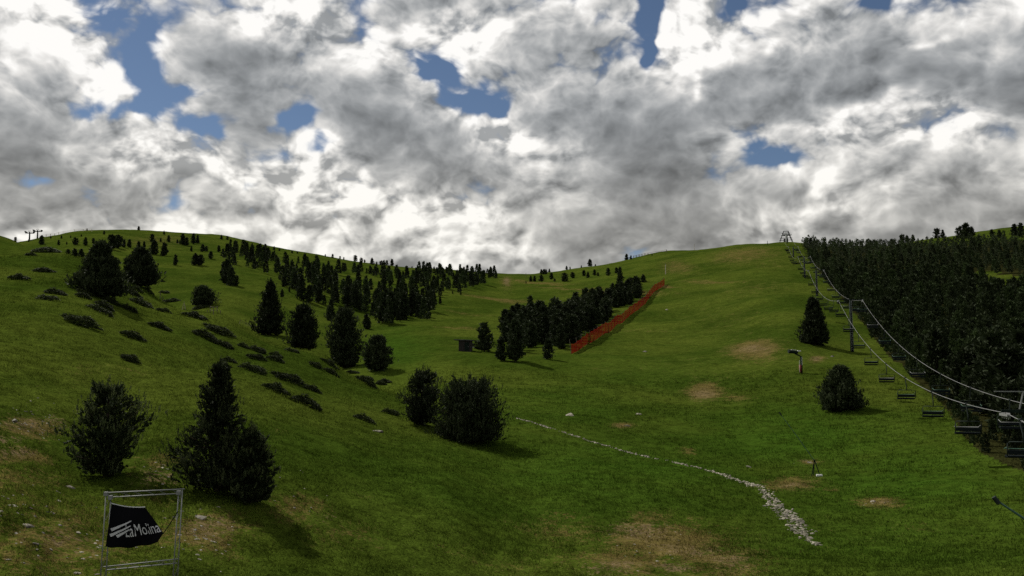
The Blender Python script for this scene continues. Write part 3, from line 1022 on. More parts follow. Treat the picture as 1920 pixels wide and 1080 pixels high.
# taller pines standing out along the right skyline
for (u, vb, hp) in [(1632, 462, 14), (1643, 462, 11), (1672, 456, 13), (1692, 453, 18), (1701, 452, 14), (1712, 450, 13), (1757, 447, 19), (1768, 446, 15), (1800, 446, 22),
                    (1812, 447, 29), (1822, 444, 19), (1860, 444, 14), (1874, 446, 15), (1903, 442, 22), (1914, 444, 26), (1597, 463, 10), (1578, 463, 11)]:
    px_pine(u, vb, hp, 'pine standing out on the right skyline above the forest', 'pines on the right skyline', 1.25)
# forest right of the lift
forest = scatter(FPOLY, lambda x, y: min(2.7 + 0.0024 * math.hypot(x, y), 0.9 + 0.0145 * math.hypot(x, y)), 3200, 100000, fgap)
fr = []
for (x, y) in forest:
    r_ = math.hypot(x, y)
    hh = random.uniform(3.4, 5.8) + min(2.4, r_ / 200.0) * random.uniform(0.3, 1.1)
    if random.random() < 0.12:
        hh *= random.uniform(1.2, 1.5)
    if r_ > 330:
        hh = min(hh, random.uniform(3.8, 6.0))
    if x - (17.8 + 0.2755 * y) < 5.0:
        hh = random.uniform(1.7, 2.7)
    u_ = 960 + FPX * x / y
    fr.append((0 if u_ > 1960 else hh / r_, x, y, hh))
fr.sort(reverse=True)
# name the individuals: hand-placed ones by their order from the left, the nearest of the forest as a group
placed = sorted([q for q in PINES if q[0] is not None], key=lambda q: q[0])
loose = [q for q in PINES if q[0] is None]
TENS = ['', '', 'twenty', 'thirty', 'forty', 'fifty']
ONES = ['', 'first', 'second', 'third', 'fourth', 'fifth', 'sixth', 'seventh', 'eighth', 'ninth', 'tenth', 'eleventh', 'twelfth', 'thirteenth', 'fourteenth', 'fifteenth',
        'sixteenth', 'seventeenth', 'eighteenth', 'nineteenth']


def ordinal(k):
    if k < 20: return ONES[k]
    if k % 10 == 0: return {2: 'twentieth', 3: 'thirtieth', 4: 'fortieth', 5: 'fiftieth'}[k // 10]
    return TENS[k // 10] + '-' + ONES[k % 10]


count = {}
many = {}
for q in placed:
    many[q[3]] = many.get(q[3], 0) + 1
for (u, p, h, lab, grp_, wd) in placed:
    count[lab] = count.get(lab, 0) + 1
    set_pine(p, h, lab if many[lab] == 1 else '%s, %s from the left' % (lab, ordinal(count[lab])), grp_, wd)
for (u, p, h, lab, grp_, wd) in loose:
    set_pine(p, h, lab, grp_, wd)
NFORE = max(0, 298 - len(HERO) - len(placed) - len(loose))
FORE, REST = fr[:NFORE], fr[NFORE:]
for (_, x, y, hh) in FORE:
    set_pine(wpt(x, y, 0.1), hh, 'slender dark pine in the near edge of the dense forest right of the chairlift', 'near edge of the forest right of the chairlift', 1.2)
# the rest of each wood reads as one mass
lowt, lowd = [], []
for i in range(16):
    r_ = np.random.default_rng(300 + i)
    nb_ = 60 if i < 8 else 150
    t_ = np.sort(r_.uniform(0.04, 1.0, nb_)); az_ = r_.uniform(0, 6.28, nb_)
    R_ = (1.5 if i < 8 else 1.05) * prof(('cone', 'narrow', 'cone' if i > 7 else 'oval')[i % 3], t_) * r_.uniform(0.3, 1.0, nb_)
    pts_ = np.stack([np.cos(az_) * R_, np.sin(az_) * R_, t_ * 5.3], -1)
    ax_ = np.stack([np.cos(az_) * 0.45, np.sin(az_) * 0.45, np.ones(nb_)], -1); ax_ /= np.linalg.norm(ax_, axis=1, keepdims=True)
    q_ = needle_tufts(pts_, ax_, np.full(nb_, 0.5), 3 if i < 8 else 4, 0.85 if i < 8 else 0.75, 0.20, r_, 0.6).reshape(-1, 4, 3)
    (lowt if i < 8 else lowd).append(q_[:, 1:4].reshape(-1, 3))


def wood(lst, name, label, lowt):
    VV, TN = [], []
    for ix, (_, x, y, hh) in enumerate(lst):
        b_ = (lowd if ix < 620 else lowt)[random.randrange(8)]
        TN.append(np.full(len(b_), max(-0.45, random.gauss(0.08, 0.32))))
        a_ = random.uniform(0, 6.28); s_ = hh / 6.0
        ca, sa = math.cos(a_) * s_, math.sin(a_) * s_
        q = np.empty_like(b_)
        q[:, 0] = b_[:, 0] * ca - b_[:, 1] * sa + x
        q[:, 1] = b_[:, 0] * sa + b_[:, 1] * ca + y
        q[:, 2] = b_[:, 2] * s_ + float(gz(x, y)[0]) - 0.1
        VV.append(q)
    VV = np.concatenate(VV)
    me = np_mesh(name, VV, np.arange(len(VV)).reshape(-1, 3), M_NEEDLE)
    set_attr(me, 'tone', np.concatenate(TN))
    o = link(name, me)
    tag(o, label, 'forest', kind='stuff')


wood(REST, 'pine_forest', 'dense dark pine forest covering the right hillside up to the ridge', lowt)
wood(STAND, 'pine_stand', 'dark mass of pines spread across the far left hillside', lowd)

# ------------------------------------------------------------------ juniper mats
JUN = []
for i in range(5):
    r_ = np.random.default_rng(500 + i)
    nn = 520
    a_ = r_.uniform(0, 2 * math.pi, nn); q_ = np.sqrt(r_.uniform(0, 1, nn))
    lob = 1 + 0.18 * np.sin(a_ * 3 + i) + 0.10 * np.sin(a_ * 5 + 2 * i)
    x_ = np.cos(a_) * q_ * 0.5 * lob; y_ = np.sin(a_) * q_ * 0.5 * lob
    hgt = np.sqrt(np.clip(1 - (q_ * 0.98) ** 2, 0, 1)) * (0.8 + 0.3 * np.sin(x_ * 9 + i) * np.cos(y_ * 7))
    z_ = hgt * r_.uniform(0.35, 1.0, nn)
    pts_ = np.stack([x_, y_, z_ * 0.85], -1)
    ax_ = np.stack([x_ * 1.2, y_ * 1.2, np.full(nn, 0.8)], -1) + r_.normal(size=(nn, 3)) * 0.3
    ax_ /= np.linalg.norm(ax_, axis=1, keepdims=True)
    V_ = needle_tufts(pts_, ax_, np.full(nn, 0.06), 6, 0.13, 0.02, r_, 0.9)
    JUN.append(np_mesh('juniper_shrub', V_, np.arange(len(V_)).reshape(-1, 4), M_JUNI))
jz = [(x0 / 4, 400 + y0 / 4, x1 / 4, 400 + y1 / 4) for (x0, y0, x1, y1) in [
    (185, 290, 270, 320), (250, 400, 400, 455), (60, 460, 230, 505), (335, 575, 500, 610), (270, 620, 450, 660), (560, 575, 690, 600), (560, 595, 680, 640),
    (760, 640, 910, 680), (700, 670, 865, 720), (640, 700, 860, 770), (460, 780, 735, 860), (890, 890, 1080, 950), (1110, 810, 1280, 880), (960, 650, 1165, 700),
    (900, 690, 1035, 745), (1165, 705, 1280, 750), (920, 570, 1060, 615), (970, 540, 1070, 590), (1060, 560, 1165, 595), (1195, 570, 1275, 600),
    (1205, 620, 1365, 680), (1445, 670, 1560, 730), (1355, 735, 1560, 805), (1440, 880, 1640, 960), (1600, 960, 1750, 1010), (1520, 840, 1750, 910), (240, 255, 450, 300)]]
jz += [(400 + x0 / 5.333, 640 + y0 / 5.333, 400 + x1 / 5.333, 640 + y1 / 5.333) for (x0, y0, x1, y1) in [
    (30, 10, 200, 65), (240, 20, 360, 60), (350, 60, 540, 115), (330, 130, 520, 195), (520, 140, 705, 215), (550, 110, 700, 160), (80, 160, 240, 220),
    (260, 240, 540, 335), (580, 320, 905, 440), (890, 440, 1075, 515), (475, 435, 765, 540), (770, 560, 1085, 680), (710, 65, 870, 120), (945, 205, 1085, 265),
    (1085, 265, 1255, 340), (1055, 180, 1260, 255), (1310, 280, 1460, 330), (1455, 335, 1605, 390), (1405, 370, 1650, 465), (1620, 390, 1725, 440),
    (1640, 365, 1785, 420), (1395, 730, 1625, 830), (1690, 670, 1860, 750)]]
jz += [(895 / 4, 660 + 30 / 4, 1040 / 4, 660 + 75 / 4)]
JLAB = {10: 'largest juniper mat, an isolated dark oval in the middle of the left slope', 11: 'dark oval juniper mat right of and below the largest mat',
        12: 'dark oval juniper mat right of the largest mat, higher up', 1: 'dark juniper mat high on the left slope near the crest',
        35: 'long dark juniper mat in the lower group between the tall near pine and the gully', 37: 'plump juniper mat, left one of the lowest pair right of the tall near pine',
        38: 'plump juniper mat, lowest right of the group right of the tall near pine', 48: 'isolated juniper mat with a white rock just below it',
        49: 'juniper fringe at the left foot of the ragged valley pine', 50: 'small lone juniper mat above the broad bushy near pine'}
jord = {i: k + 1 for k, i in enumerate(sorted([i for i in range(len(jz)) if i not in JLAB], key=lambda i: jz[i][0] + jz[i][2]))}
for i, (u0, v0, u1, v1) in enumerate(jz):
    um, vm = (u0 + u1) / 2, max(v0, v1) - 0.18 * abs(v1 - v0)
    p = hit(um, (v0 + v1) / 2 + 3)
    s = px_m(p)
    L_ = min(math.hypot(u1 - u0, v1 - v0) / s * 0.88, 3.9)
    ang = random.uniform(-0.28, 0.12)      # lies along the contour
    nrm = normal(p.x, p.y, 1.5)
    q = Vector((0, 0, 1)).rotation_difference(nrm)
    o = link('juniper_shrub', JUN[i % 5])
    o.rotation_mode = 'QUATERNION'
    o.rotation_quaternion = q @ Euler((0, 0, ang)).to_quaternion()
    hgt = (0.42 + 0.10 * random.random()) * (L_ / 3.0) ** 0.5
    o.scale = (L_, max(1.0, L_ * 0.62), hgt * 2.0)
    o.location = p - nrm * 0.04
    tag(o, JLAB[i] if i in JLAB else 'small dark juniper mat on the left slope, %s from the left' % ordinal(jord[i]), 'shrub', 'juniper mats on the left slope')

# ------------------------------------------------------------------ stones
STN = []
for i in range(6):
    bm = bmesh.new()
    bmesh.ops.create_icosphere(bm, subdivisions=2 if i < 3 else 1, radius=0.5)
    r_ = np.random.default_rng(700 + i)
    for vtx in bm.verts:
        c = vtx.co
        c *= 1 + 0.28 * math.sin(c.x * 7 + i) * math.cos(c.y * 6 + 2 * i) + r_.uniform(-0.13, 0.13)
        c.z = max(c.z, -0.3) * 0.62
        c.x *= 1.15
    me = bpy.data.meshes.new('stone'); bm.to_mesh(me); bm.free()
    me.materials.append(M_STONE)
    STN.append(me)


def put_stone(name, x, y, s, parent=None, flatten=1.0):
    o = link(name, random.choice(STN), parent)
    nrm = normal(x, y, 0.5)
    o.rotation_mode = 'QUATERNION'
    o.rotation_quaternion = Vector((0, 0, 1)).rotation_difference(nrm) @ Euler((random.uniform(-.2, .2), random.uniform(-.2, .2), random.uniform(0, 6.28))).to_quaternion()
    o.scale = (s, s * random.uniform(0.6, 1.0), s * flatten * random.uniform(0.6, 1.0))
    z = float(gz(x, y)[0])
    o.location = (x, y, z - 0.02 * s)
    return o


chan = [(968, 784, 4), (1020, 800, 4), (1100, 826, 5), (1180, 849, 6), (1250, 863, 4), (1285, 873, 4), (1340, 885, 10), (1400, 906, 16), (1440, 929, 20), (1465, 955, 26), (1490, 983, 28), (1515, 1006, 20), (1542, 1023, 5)]
cw = []
for (u, v, wpx) in chan:
    q = hit(u, v); cw.append((q.x, q.y, wpx / px_m(q)))
seg = [math.hypot(cw[i + 1][0] - cw[i][0], cw[i + 1][1] - cw[i][1]) for i in range(len(cw) - 1)]
cum = np.concatenate([[0], np.cumsum(seg)])
stones = []
nst = 0
for i in range(5200):
    t_ = random.uniform(0, cum[-1])
    j_ = min(int(np.searchsorted(cum, t_)) - 1, len(seg) - 1); j_ = max(j_, 0)
    f_ = (t_ - cum[j_]) / seg[j_]
    x = cw[j_][0] * (1 - f_) + cw[j_ + 1][0] * f_; y = cw[j_][1] * (1 - f_) + cw[j_ + 1][1] * f_
    w_ = cw[j_][2] * (1 - f_) + cw[j_ + 1][2] * f_
    if random.random() > 0.10 + w_ * 0.5 or 0.30 * math.sin(t_ * 0.9) + 0.3 * math.sin(t_ * 2.3 + 1) > 0.33 + w_ * 0.5:
        continue
    wob = 0.35 * math.sin(t_ * 0.55) + 0.2 * math.sin(t_ * 1.7)
    dx, dy = cw[j_ + 1][0] - cw[j_][0], cw[j_ + 1][1] - cw[j_][1]
    nx, ny = -dy / seg[j_], dx / seg[j_]
    off = random.gauss(0, 0.34) * max(0.34, w_) + wob * 0.4
    stones.append((math.hypot(x, y), x + nx * off, y + ny * off, random.uniform(0.11, 0.30) * (1.15 if random.random() < 0.1 else 0.85)))
    if len(stones) >= 900:
        break
stones.sort()
cp_ = hit(1440, 929)
dc = empty('stone_drain', cp_)
tag(dc, 'winding line of pale stones laid as a drain across the green basin', 'stone drain')
DCI = Matrix.Translation(-Vector(cp_))
for (_, x, y, s) in stones[:300]:
    o = put_stone('stone', x, y, s, dc)
    o.location = DCI @ o.location
VS, FS = [], []
mb = MB()
for (_, x, y, s) in stones[300:]:
    me = STN[3 + random.randrange(3)]
    rot = Euler((random.uniform(-.3, .3), random.uniform(-.3, .3), random.uniform(0, 6.28))).to_matrix()
    z = float(gz(x, y)[0])
    mb.add([rot @ Vector((v.co.x * s, v.co.y * s * 0.8, v.co.z * s)) + Vector((x, y, z)) - Vector(cp_) for v in me.vertices], [tuple(p_.vertices) for p_ in me.polygons])
o = mb.build('far_stones', M_STONE, dc)
tag(o, kind='stuff')

# single rocks seen in the turf
for (u, v, wpx, lab) in [
        (707, 809, 18, 'white flat rock below the isolated juniper mat'), (1069, 779, 17, 'white rock on the piste foot, left of two in line'),
        (1198, 777, 12, 'white rock on the piste foot, right of two in line'), (1210, 660, 10, 'small white rock on the piste right of the net foot'),
        (1250, 581, 7, 'small pale rock high on the piste near the net top'), (1404, 876, 13, 'pale rock beside the bend of the stone drain'),
        (28, 789, 17, 'angular pale rock at the left edge above the eroded terraces'), (132, 914, 14, 'pale rock at the left foot of the broad near pine'),
        (24, 949, 20, 'pale rock at the left edge in the stony turf'), (376, 971, 22, 'pale rock right of the banner frame'),
        (113, 985, 10, 'small upright pale rock left of the banner'), (52, 986, 20, 'brownish lying rock in the lower left corner'),
        (100, 963, 9, 'small pale rock in the stony lower left turf, level with the banner'), (145, 1075, 14, 'pale rock at the bottom edge left of the banner frame'),
        (1560, 669, 9, 'pale rock in the bare patch beside the snow gun'), (1520, 868, 10, 'pale rock beside the thin snow lance stand'),
        (1176, 799, 12, 'flat stone on the small bare patch below the piste'), (1637, 941, 12, 'pale rock in the bare patch on the right basin')]:
    p = hit(u, v)
    o = put_stone('rock', p.x, p.y, wpx / px_m(p), None, 0.8)
    tag(o, lab, 'rock')
# loose small stones in the eroded left foreground
spots = []
for (uc, vc, du, dv, nn) in [(60, 790, 70, 20, 26), (90, 800, 50, 30, 20), (60, 960, 80, 60, 30), (150, 1020, 150, 50, 34), (360, 985, 60, 30, 22), (300, 880, 40, 30, 14), (380, 1020, 60, 40, 20),
                             (560, 930, 60, 40, 14), (60, 760, 40, 20, 8), (1230, 1030, 100, 35, 30), (1655, 942, 30, 7, 10), (1560, 670, 18, 5, 6), (1512, 866, 16, 5, 6)]:
    for _ in range(nn):
        q = hit(uc + random.gauss(0, du * 0.55), min(1120, vc + random.gauss(0, dv * 0.55)))
        if any(math.hypot(q.x - a.x, q.y - a.y) < 0.2 for a, _ in hero_pos):
            continue
        spots.append(q)
for q in spots:
    o = put_stone('small_rock', q.x, q.y, random.uniform(0.05, 0.15), None, 0.6)
    tag(o, 'small loose stone lying in worn turf', 'rock', 'loose stones in worn turf')

# ------------------------------------------------------------------ chairlift
LDIR = Vector((0.2755, 1.0, 0.0)).normalized()
LPER = Vector((LDIR.y, -LDIR.x, 0.0))          # to the right
HALF = 2.1


def lift_xy(y):
    return Vector((17.8 + 0.2755 * y, y, 0.0))


def tower(y, ztop, label, gantry=False, sc=1.0):
    c = lift_xy(y)
    zb = float(gz(c.x, c.y)[0])
    o = empty('lift_tower', (c.x, c.y, zb), -math.atan2(LDIR.x, LDIR.y))
    h = ztop - zb
    MB().tube([(0, 0, -0.4), (0, 0, h - 0.1)], 0.34 * sc, 12, 0.24 * sc).build('pole', M_DARKSTEEL, o, True)
    m1 = MB().box((0, 0, h + 0.12), (2 * HALF + 0.5, 0.17, 0.18))
    m1.build('crossarm', M_DARKSTEEL, o)
    for s in (-1, 1):
        x = s * HALF
        mb = MB().box((x + s * 0.12, 0, h - 0.12), (0.07, 1.9, 0.14))
        sh = mb.build('sheave_assembly', M_STEEL, o)
        for k in range(4):
            MB().disc((x, -0.75 + k * 0.5, h - 0.16), (1, 0, 0), 0.2, 0.08).build('sheave', M_STEEL, sh)
    mb = MB()
    for k in range(int(h / 0.4)):
        mb.box((-0.0, -0.42 * sc, 0.4 + k * 0.4), (0.36, 0.03, 0.03))
    mb.tube([(-0.18, -0.42 * sc, 0.1), (-0.18, -0.42 * sc, h)], 0.02, 5).tube([(0.18, -0.42 * sc, 0.1), (0.18, -0.42 * sc, h)], 0.02, 5)
    mb.build('ladder', M_STEEL, o)
    if gantry:
        mb = MB().box((0, 0, h + 1.35), (2 * HALF + 1.2, 0.06, 0.06))
        for s in (-1.3, 1.3):
            mb.tube([(s, 0, h + 0.25), (s * 0.8, 0, h + 1.33)], 0.05, 6)
        mb.build('lifting_frame', M_STEEL, o)
    tag(o, label, 'lift tower', 'chairlift towers')
    return o


def z_at(v, u, y):
    return at(u, v, y).z


Y_B, Y_A = 56.0, 166.0
TW = [(-6.0, None), (Y_B, z_at(796, 1946, Y_B)), (Y_A, z_at(563, 1596, Y_A))]
for (u, vtop) in ((1534, 507), (1512, 481), (1492, 470), (1481, 455)):
    t_ = (u - 960) / FPX
    y_ = 17.8 / (t_ - 0.2755) if t_ > 0.2755 else 480
    TW.append((y_, z_at(vtop, u, y_)))
TW[0] = (-6.0, float(gz(*lift_xy(-6).xy)[0]) + 4.6)
TW = [t for t in TW if t[0] < 480]
TW.sort()
tl = ['near lift tower outside the right edge', 'near lift tower at the right edge with only its left sheaves in view', 'tall dark lift tower beside the slim conical pine',
      'lift tower next uphill from the tall dark one', 'second lift tower uphill from the tall dark one', 'third lift tower uphill from the tall dark one', 'topmost lift tower just below the top station']
for i, (y, z) in enumerate(TW[1:], 1):
    c = lift_xy(y)
    zb = float(gz(c.x, c.y)[0])
    z = min(max(z, zb + 4.8), zb + 10.5)
    TW[i] = (y, z)
    tower(y, z, tl[min(i, 6)], gantry=(i == 1))
Y_T = 486.0
cT = lift_xy(Y_T); zT = float(gz(cT.x, cT.y)[0])
SPAN = TW[1:] + [(Y_T, zT + 4.2)]


def rope_z(y):
    for (y0, z0), (y1, z1) in zip(SPAN[:-1], SPAN[1:]):
        if y0 <= y <= y1:
            f = (y - y0) / (y1 - y0)
            return z0 * (1 - f) + z1 * f - 4 * (0.0003 * (y1 - y0) ** 2 + 0.3) * f * (1 - f)
    (y0, z0) = SPAN[0]
    return z0 - (y0 - y) * 0.10


for s, lab in ((-1, 'left steel haul rope of the chairlift running up the piste edge'), (1, 'right steel haul rope of the chairlift in front of the forest')):
    pts = []
    for y in np.concatenate([np.linspace(2, 180, 120), np.linspace(182, Y_T, 90)]):
        c = lift_xy(y) + LPER * HALF * s
        pts.append((c.x, c.y, rope_z(y)))
    base = Vector(pts[0])
    o = MB().tube([Vector(p_) - base for p_ in pts], 0.022, 6).build('haul_rope', M_ROPE, None, True)
    o.location = base
    tag(o, lab, 'rope')

# chair prototype meshes (origin at the grip on the rope)
CW = 1.75
hang = MB().tube([(0, 0, 0.06), (0, -0.06, -0.25), (0, -0.40, -0.8), (0, -0.42, -1.25)], 0.045, 6)
hang.tube([(-CW / 2, -0.30, -2.1), (-CW / 2, -0.42, -1.35), (-CW / 2 + 0.12, -0.42, -1.25), (CW / 2 - 0.12, -0.42, -1.25), (CW / 2, -0.42, -1.35), (CW / 2, -0.30, -2.1)], 0.035, 6)
hang.box((0, 0, 0.03), (0.14, 0.34, 0.14))
C_HANG = hang.mesh('hanger', M_CHAIRM, True)
C_SEAT = MB().box((0, 0.0, -2.12), (CW - 0.06, 0.5, 0.09)).box((0, 0.25, -2.17), (CW - 0.06, 0.05, 0.16)).mesh('seat', M_SEAT)
C_BACK = MB().box((0, -0.29, -1.86), (CW - 0.08, 0.06, 0.24), Euler((0.15, 0, 0)).to_matrix()).mesh('backrest', M_SEAT)
C_BAR = MB().tube([(-CW / 2 + 0.05, -0.35, -1.55), (-CW / 2 + 0.05, 0.38, -1.72), (CW / 2 - 0.05, 0.38, -1.72), (CW / 2 - 0.05, -0.35, -1.55)], 0.03, 6).mesh('safety_bar', M_STEEL, True)
C_BARG = C_BAR.copy(); C_BARG.materials[0] = M_GREEN
ORD = ['first', 'second', 'third', 'fourth', 'fifth', 'sixth', 'seventh', 'eighth', 'ninth', 'tenth', 'eleventh', 'twelfth', 'thirteenth', 'fourteenth', 'fifteenth', 'sixteenth',
       'seventeenth', 'eighteenth', 'nineteenth', 'twentieth', 'twenty-first', 'twenty-second', 'twenty-third', 'twenty-fourth', 'twenty-fifth', 'twenty-sixth', 'twenty-seventh', 'twenty-eighth']
hd = -math.atan2(LDIR.x, LDIR.y)
for s, nm, offs in ((-1, 'left', 53.0), (1, 'right', 58.0)):
    y = offs
    i = 0
    while y < 440 and i < 28:
        c = lift_xy(y) + LPER * HALF * s
        o = empty('lift_chair', (c.x, c.y, rope_z(y)), hd + (math.pi if s > 0 else 0) + random.uniform(-0.05, 0.05))
        link('hanger', C_HANG, o); link('seat', C_SEAT, o); link('backrest', C_BACK, o)
        link('safety_bar', C_BAR if (i % 3) == 1 else C_BARG, o)
        tag(o, 'empty lift chair, %s from the bottom on the %s rope' % (ORD[i], nm), 'lift chair', 'chairs on the chairlift')
        y += 13.6 + random.uniform(-0.7, 0.7)
        i += 1

# top station on the ridge
o = empty('lift_top_station', (cT.x, cT.y, zT), hd)
tag(o, 'steel lattice top station of the chairlift on the ridge', 'lift station')
mb = MB()
for s in (-1, 1):
    mb.tube([(s * 3.6, 0, -0.3), (s * 1.2, 0, 6.2)], 0.16, 6)
    mb.tube([(s * 3.6, 4, -0.3), (s * 1.2, 4, 6.2)], 0.16, 6)
    mb.tube([(s * 1.2, 0, 6.1), (s * 1.2, 4, 6.1)], 0.12, 6)
mb.build('leg_frame', M_DARKSTEEL, o)
for k, (z_, w_) in enumerate([(6.1, 1.4), (5.0, 2.2), (3.7, 2.7), (2.3, 3.2), (1.1, 3.6)]):
    MB().box((0, -0.2, z_), (2 * w_, 0.25, 0.26)).build('crossbeam', M_DARKSTEEL, o)
MB().box((0, -0.35, 2.6), (0.7, 0.5, 5.4)).build('mast', M_WHITE, o)
MB().disc((0, 2, 4.2), (0, 0, 1), 2.1, 0.25, 24).build('bullwheel', M_STEEL, o)
MB().box((0, 4.5, 1.2), (2.4, 2.2, 2.6)).build('cabin', M_DWOOD, o)


# two towers on the far left skyline
for (u, v, hpx, lab) in ((55, 441, 17, 'left of two T-shaped lift towers on the far left skyline'), (70, 439, 16, 'right of two T-shaped lift towers on the far left skyline')):
    p = hit(u, v)
    h = hpx / px_m(p)
    o = empty('ridge_tower', p, 0.2)
    MB().tube([(0, 0, -0.5), (0, 0, h)], 0.45, 8, 0.35).build('pole', M_DARKSTEEL, o)
    MB().box((0, 0, h - 0.9), (4.6, 0.4, 0.45)).build('crossarm', M_DARKSTEEL, o)
    for s in (-1, 1):
        MB().box((s * 2.1, 0, h - 0.3), (0.7, 2.2, 0.6)).build('sheave_assembly', M_DARKSTEEL, o)
    MB().tube([(-1.2, 0, h - 0.8), (-0.5, 0, h + 0.5), (0.5, 0, h + 0.5), (1.2, 0, h - 0.8)], 0.12, 5).build('lifting_frame', M_STEEL, o)
    tag(o, lab, 'lift tower')


def fence(us, hpost, step, label, pm, name, wire=True, wr=0.03):
    pts = [hit(u, v) for (u, v) in us]
    o = empty(name, pts[0])
    tag(o, label, 'fence')
    dense = []
    for a_, b_ in zip(pts[:-1], pts[1:]):
        k = max(1, int((b_ - a_).length / step))
        for j in range(k):
            f = j / k
            x, y = a_.x * (1 - f) + b_.x * f, a_.y * (1 - f) + b_.y * f
            dense.append(wpt(x, y))
    dense.append(pts[-1])
    me = MB().tube([(0, 0, -0.3), (0, 0, hpost)], wr * 2.2, 6).mesh('post', pm)
    for q in dense:
        c = link('post', me, o); c.location = q - pts[0]
    if wire:
        for hh in (hpost * 0.92, hpost * 0.5):
            MB().tube([q - pts[0] + Vector((0, 0, hh)) for q in dense], wr, 4).build('wire', pm, o)
    return o


fence([(78, 440), (110, 437), (140, 435), (172, 434)], 1.6, 9.0, 'pale snow fence along the far left skyline', M_YELLOWPOLE, 'snow_fence', True, 0.06)
fence([(1188, 484), (1215, 479), (1250, 473)], 1.7, 7.0, 'rail fence along the middle skyline above the net', M_WOOD, 'rail_fence', True, 0.09)
fence([(300, 562), (345, 572), (400, 590), (450, 608), (480, 622)], 1.1, 7.0, 'thin wire fence along the upper gully edge', M_WOOD, 'wire_fence', True, 0.022)
for (u, v, hpx, lab, mt) in ((1248, 514, 19, 'pale marker pole above the top of the red net', M_YELLOWPOLE), (1302, 468, 12, 'thin marker pole on the skyline right of the rail fence', M_YELLOWPOLE),
                             (1439, 459, 7, 'short dark post on the skyline left of the top station', M_DARKSTEEL), (986, 520, 8, 'small post on the saddle skyline', M_WOOD)):
    p = hit(u, v)
    h = hpx / px_m(p)
    o = MB().tube([(0, 0, -0.4), (0, 0, h * 0.5), (0.03, 0, h)], 0.16, 7, 0.10).disc((0.03, 0, h), (0, 0, 1), 0.2, 0.12, 8).build('marker_pole', mt)
    o.location = p
    tag(o, lab, 'pole')

# ------------------------------------------------------------------ red safety net
base = [hit(*a) for a in [(1071, 664), (1092, 652), (1122, 634), (1148, 619), (1172, 600), (1198, 580), (1214, 563), (1228, 546), (1246, 534)]]
o = empty('safety_net', base[0])
tag(o, 'long red and orange ski safety net on posts beside the pine stand', 'safety net')
nodes = []
for a_, b_ in zip(base[:-1], base[1:]):
    k = max(1, int((b_ - a_).length / 5.0))
    for j in range(k):
        f = j / k
        nodes.append(wpt(a_.x * (1 - f) + b_.x * f, a_.y * (1 - f) + b_.y * f))
nodes.append(base[-1])
HN = 2.5
pme = MB().tube([(0, 0, -0.4), (-0.10, 0.05, HN + 0.45)], 0.055, 6).mesh('post', M_WOOD)
for i, q in enumerate(nodes):
    c = link('post', pme, o)
    c.location = q - base[0]
    c.rotation_euler = (random.uniform(-0.07, 0.07), random.uniform(-0.10, 0.05), 0)
for i, (a_, b_) in enumerate(zip(nodes[:-1], nodes[1:])):
    mb = MB()
    d = b_ - a_
    L_ = d.length
    belly = random.uniform(0.1, 0.35)
    sidev = Vector((d.y, -d.x, 0)).normalized()
    top = HN * (1 if i > 3 else 0.75 + i * 0.06)

    def npnt(f, g_):
        sag = 0.25 * 4 * f * (1 - f)
        return a_ + d * f + Vector((0, 0, 0.05 + (top - sag) * g_)) + sidev * belly * math.sin(math.pi * f) * math.sin(math.pi * g_) - base[0]
    th = 0.135
    for j in range(11):
        g_ = j / 10
        for k in range(6):
            p0, p1 = npnt(k / 6, g_), npnt((k + 1) / 6, g_)
            n0 = len(mb.v)
            mb.add([p0, p1, p1 + Vector((0, 0, th)), p0 + Vector((0, 0, th))], [(0, 1, 2, 3)])
    nvs = int(L_ / 0.22)
    for j in range(nvs + 1):
        f = j / max(nvs, 1)
        w_ = d / L_ * th * 0.7
        for k in range(4):
            p0, p1 = npnt(f, k / 4), npnt(f, (k + 1) / 4)
            mb.add([p0, p0 + w_, p1 + w_, p1], [(0, 1, 2, 3)])
    mb.build('net_panel', M_NETO if i < len(nodes) * 0.22 else M_NETR, o)
MB().tube([q - base[0] + Vector((-0.1, 0.05, HN + 0.35)) for q in nodes], 0.02, 5).build('top_rope', M_CHAIRM, o)

# ------------------------------------------------------------------ hut left of the middle stand
p = hit(873, 658)
s = px_m(p)
o = empty('hut', p, -0.12)
tag(o, 'small dark flat-roofed hut on the slope left of the pines', 'hut')
w_, d_, h_ = 23 / s, 2.2, 19 / s
nb_ = 9
for k in range(nb_):
    MB().box((-w_ / 2 + (k + 0.5) * w_ / nb_, -d_ / 2, h_ / 2 - 0.2), (w_ / nb_ * 0.94, 0.06 + 0.02 * (k % 2), h_ + 0.4)).build('board', M_DWOOD, o)
MB().box((0, 0.02, h_ / 2 - 0.2), (w_ * 0.985, d_ - 0.1, h_ + 0.4)).build('wall', M_DWOOD, o)
rf = MB().box((-0.3, 0, h_ + 0.12), (w_ + 1.2, d_ + 0.9, 0.16), Euler((0, 0.03, 0)).to_matrix()).build('roof', M_ROOF, o)
dr = MB().box((w_ * 0.18, -d_ / 2 - 0.06, h_ * 0.42), (0.9, 0.05, h_ * 0.8)).build('door', M_DARKSTEEL, o)
MB().box((w_ * 0.18 + 0.3, -d_ / 2 - 0.10, h_ * 0.42), (0.05, 0.05, 0.16)).build('handle', M_STEEL, dr)

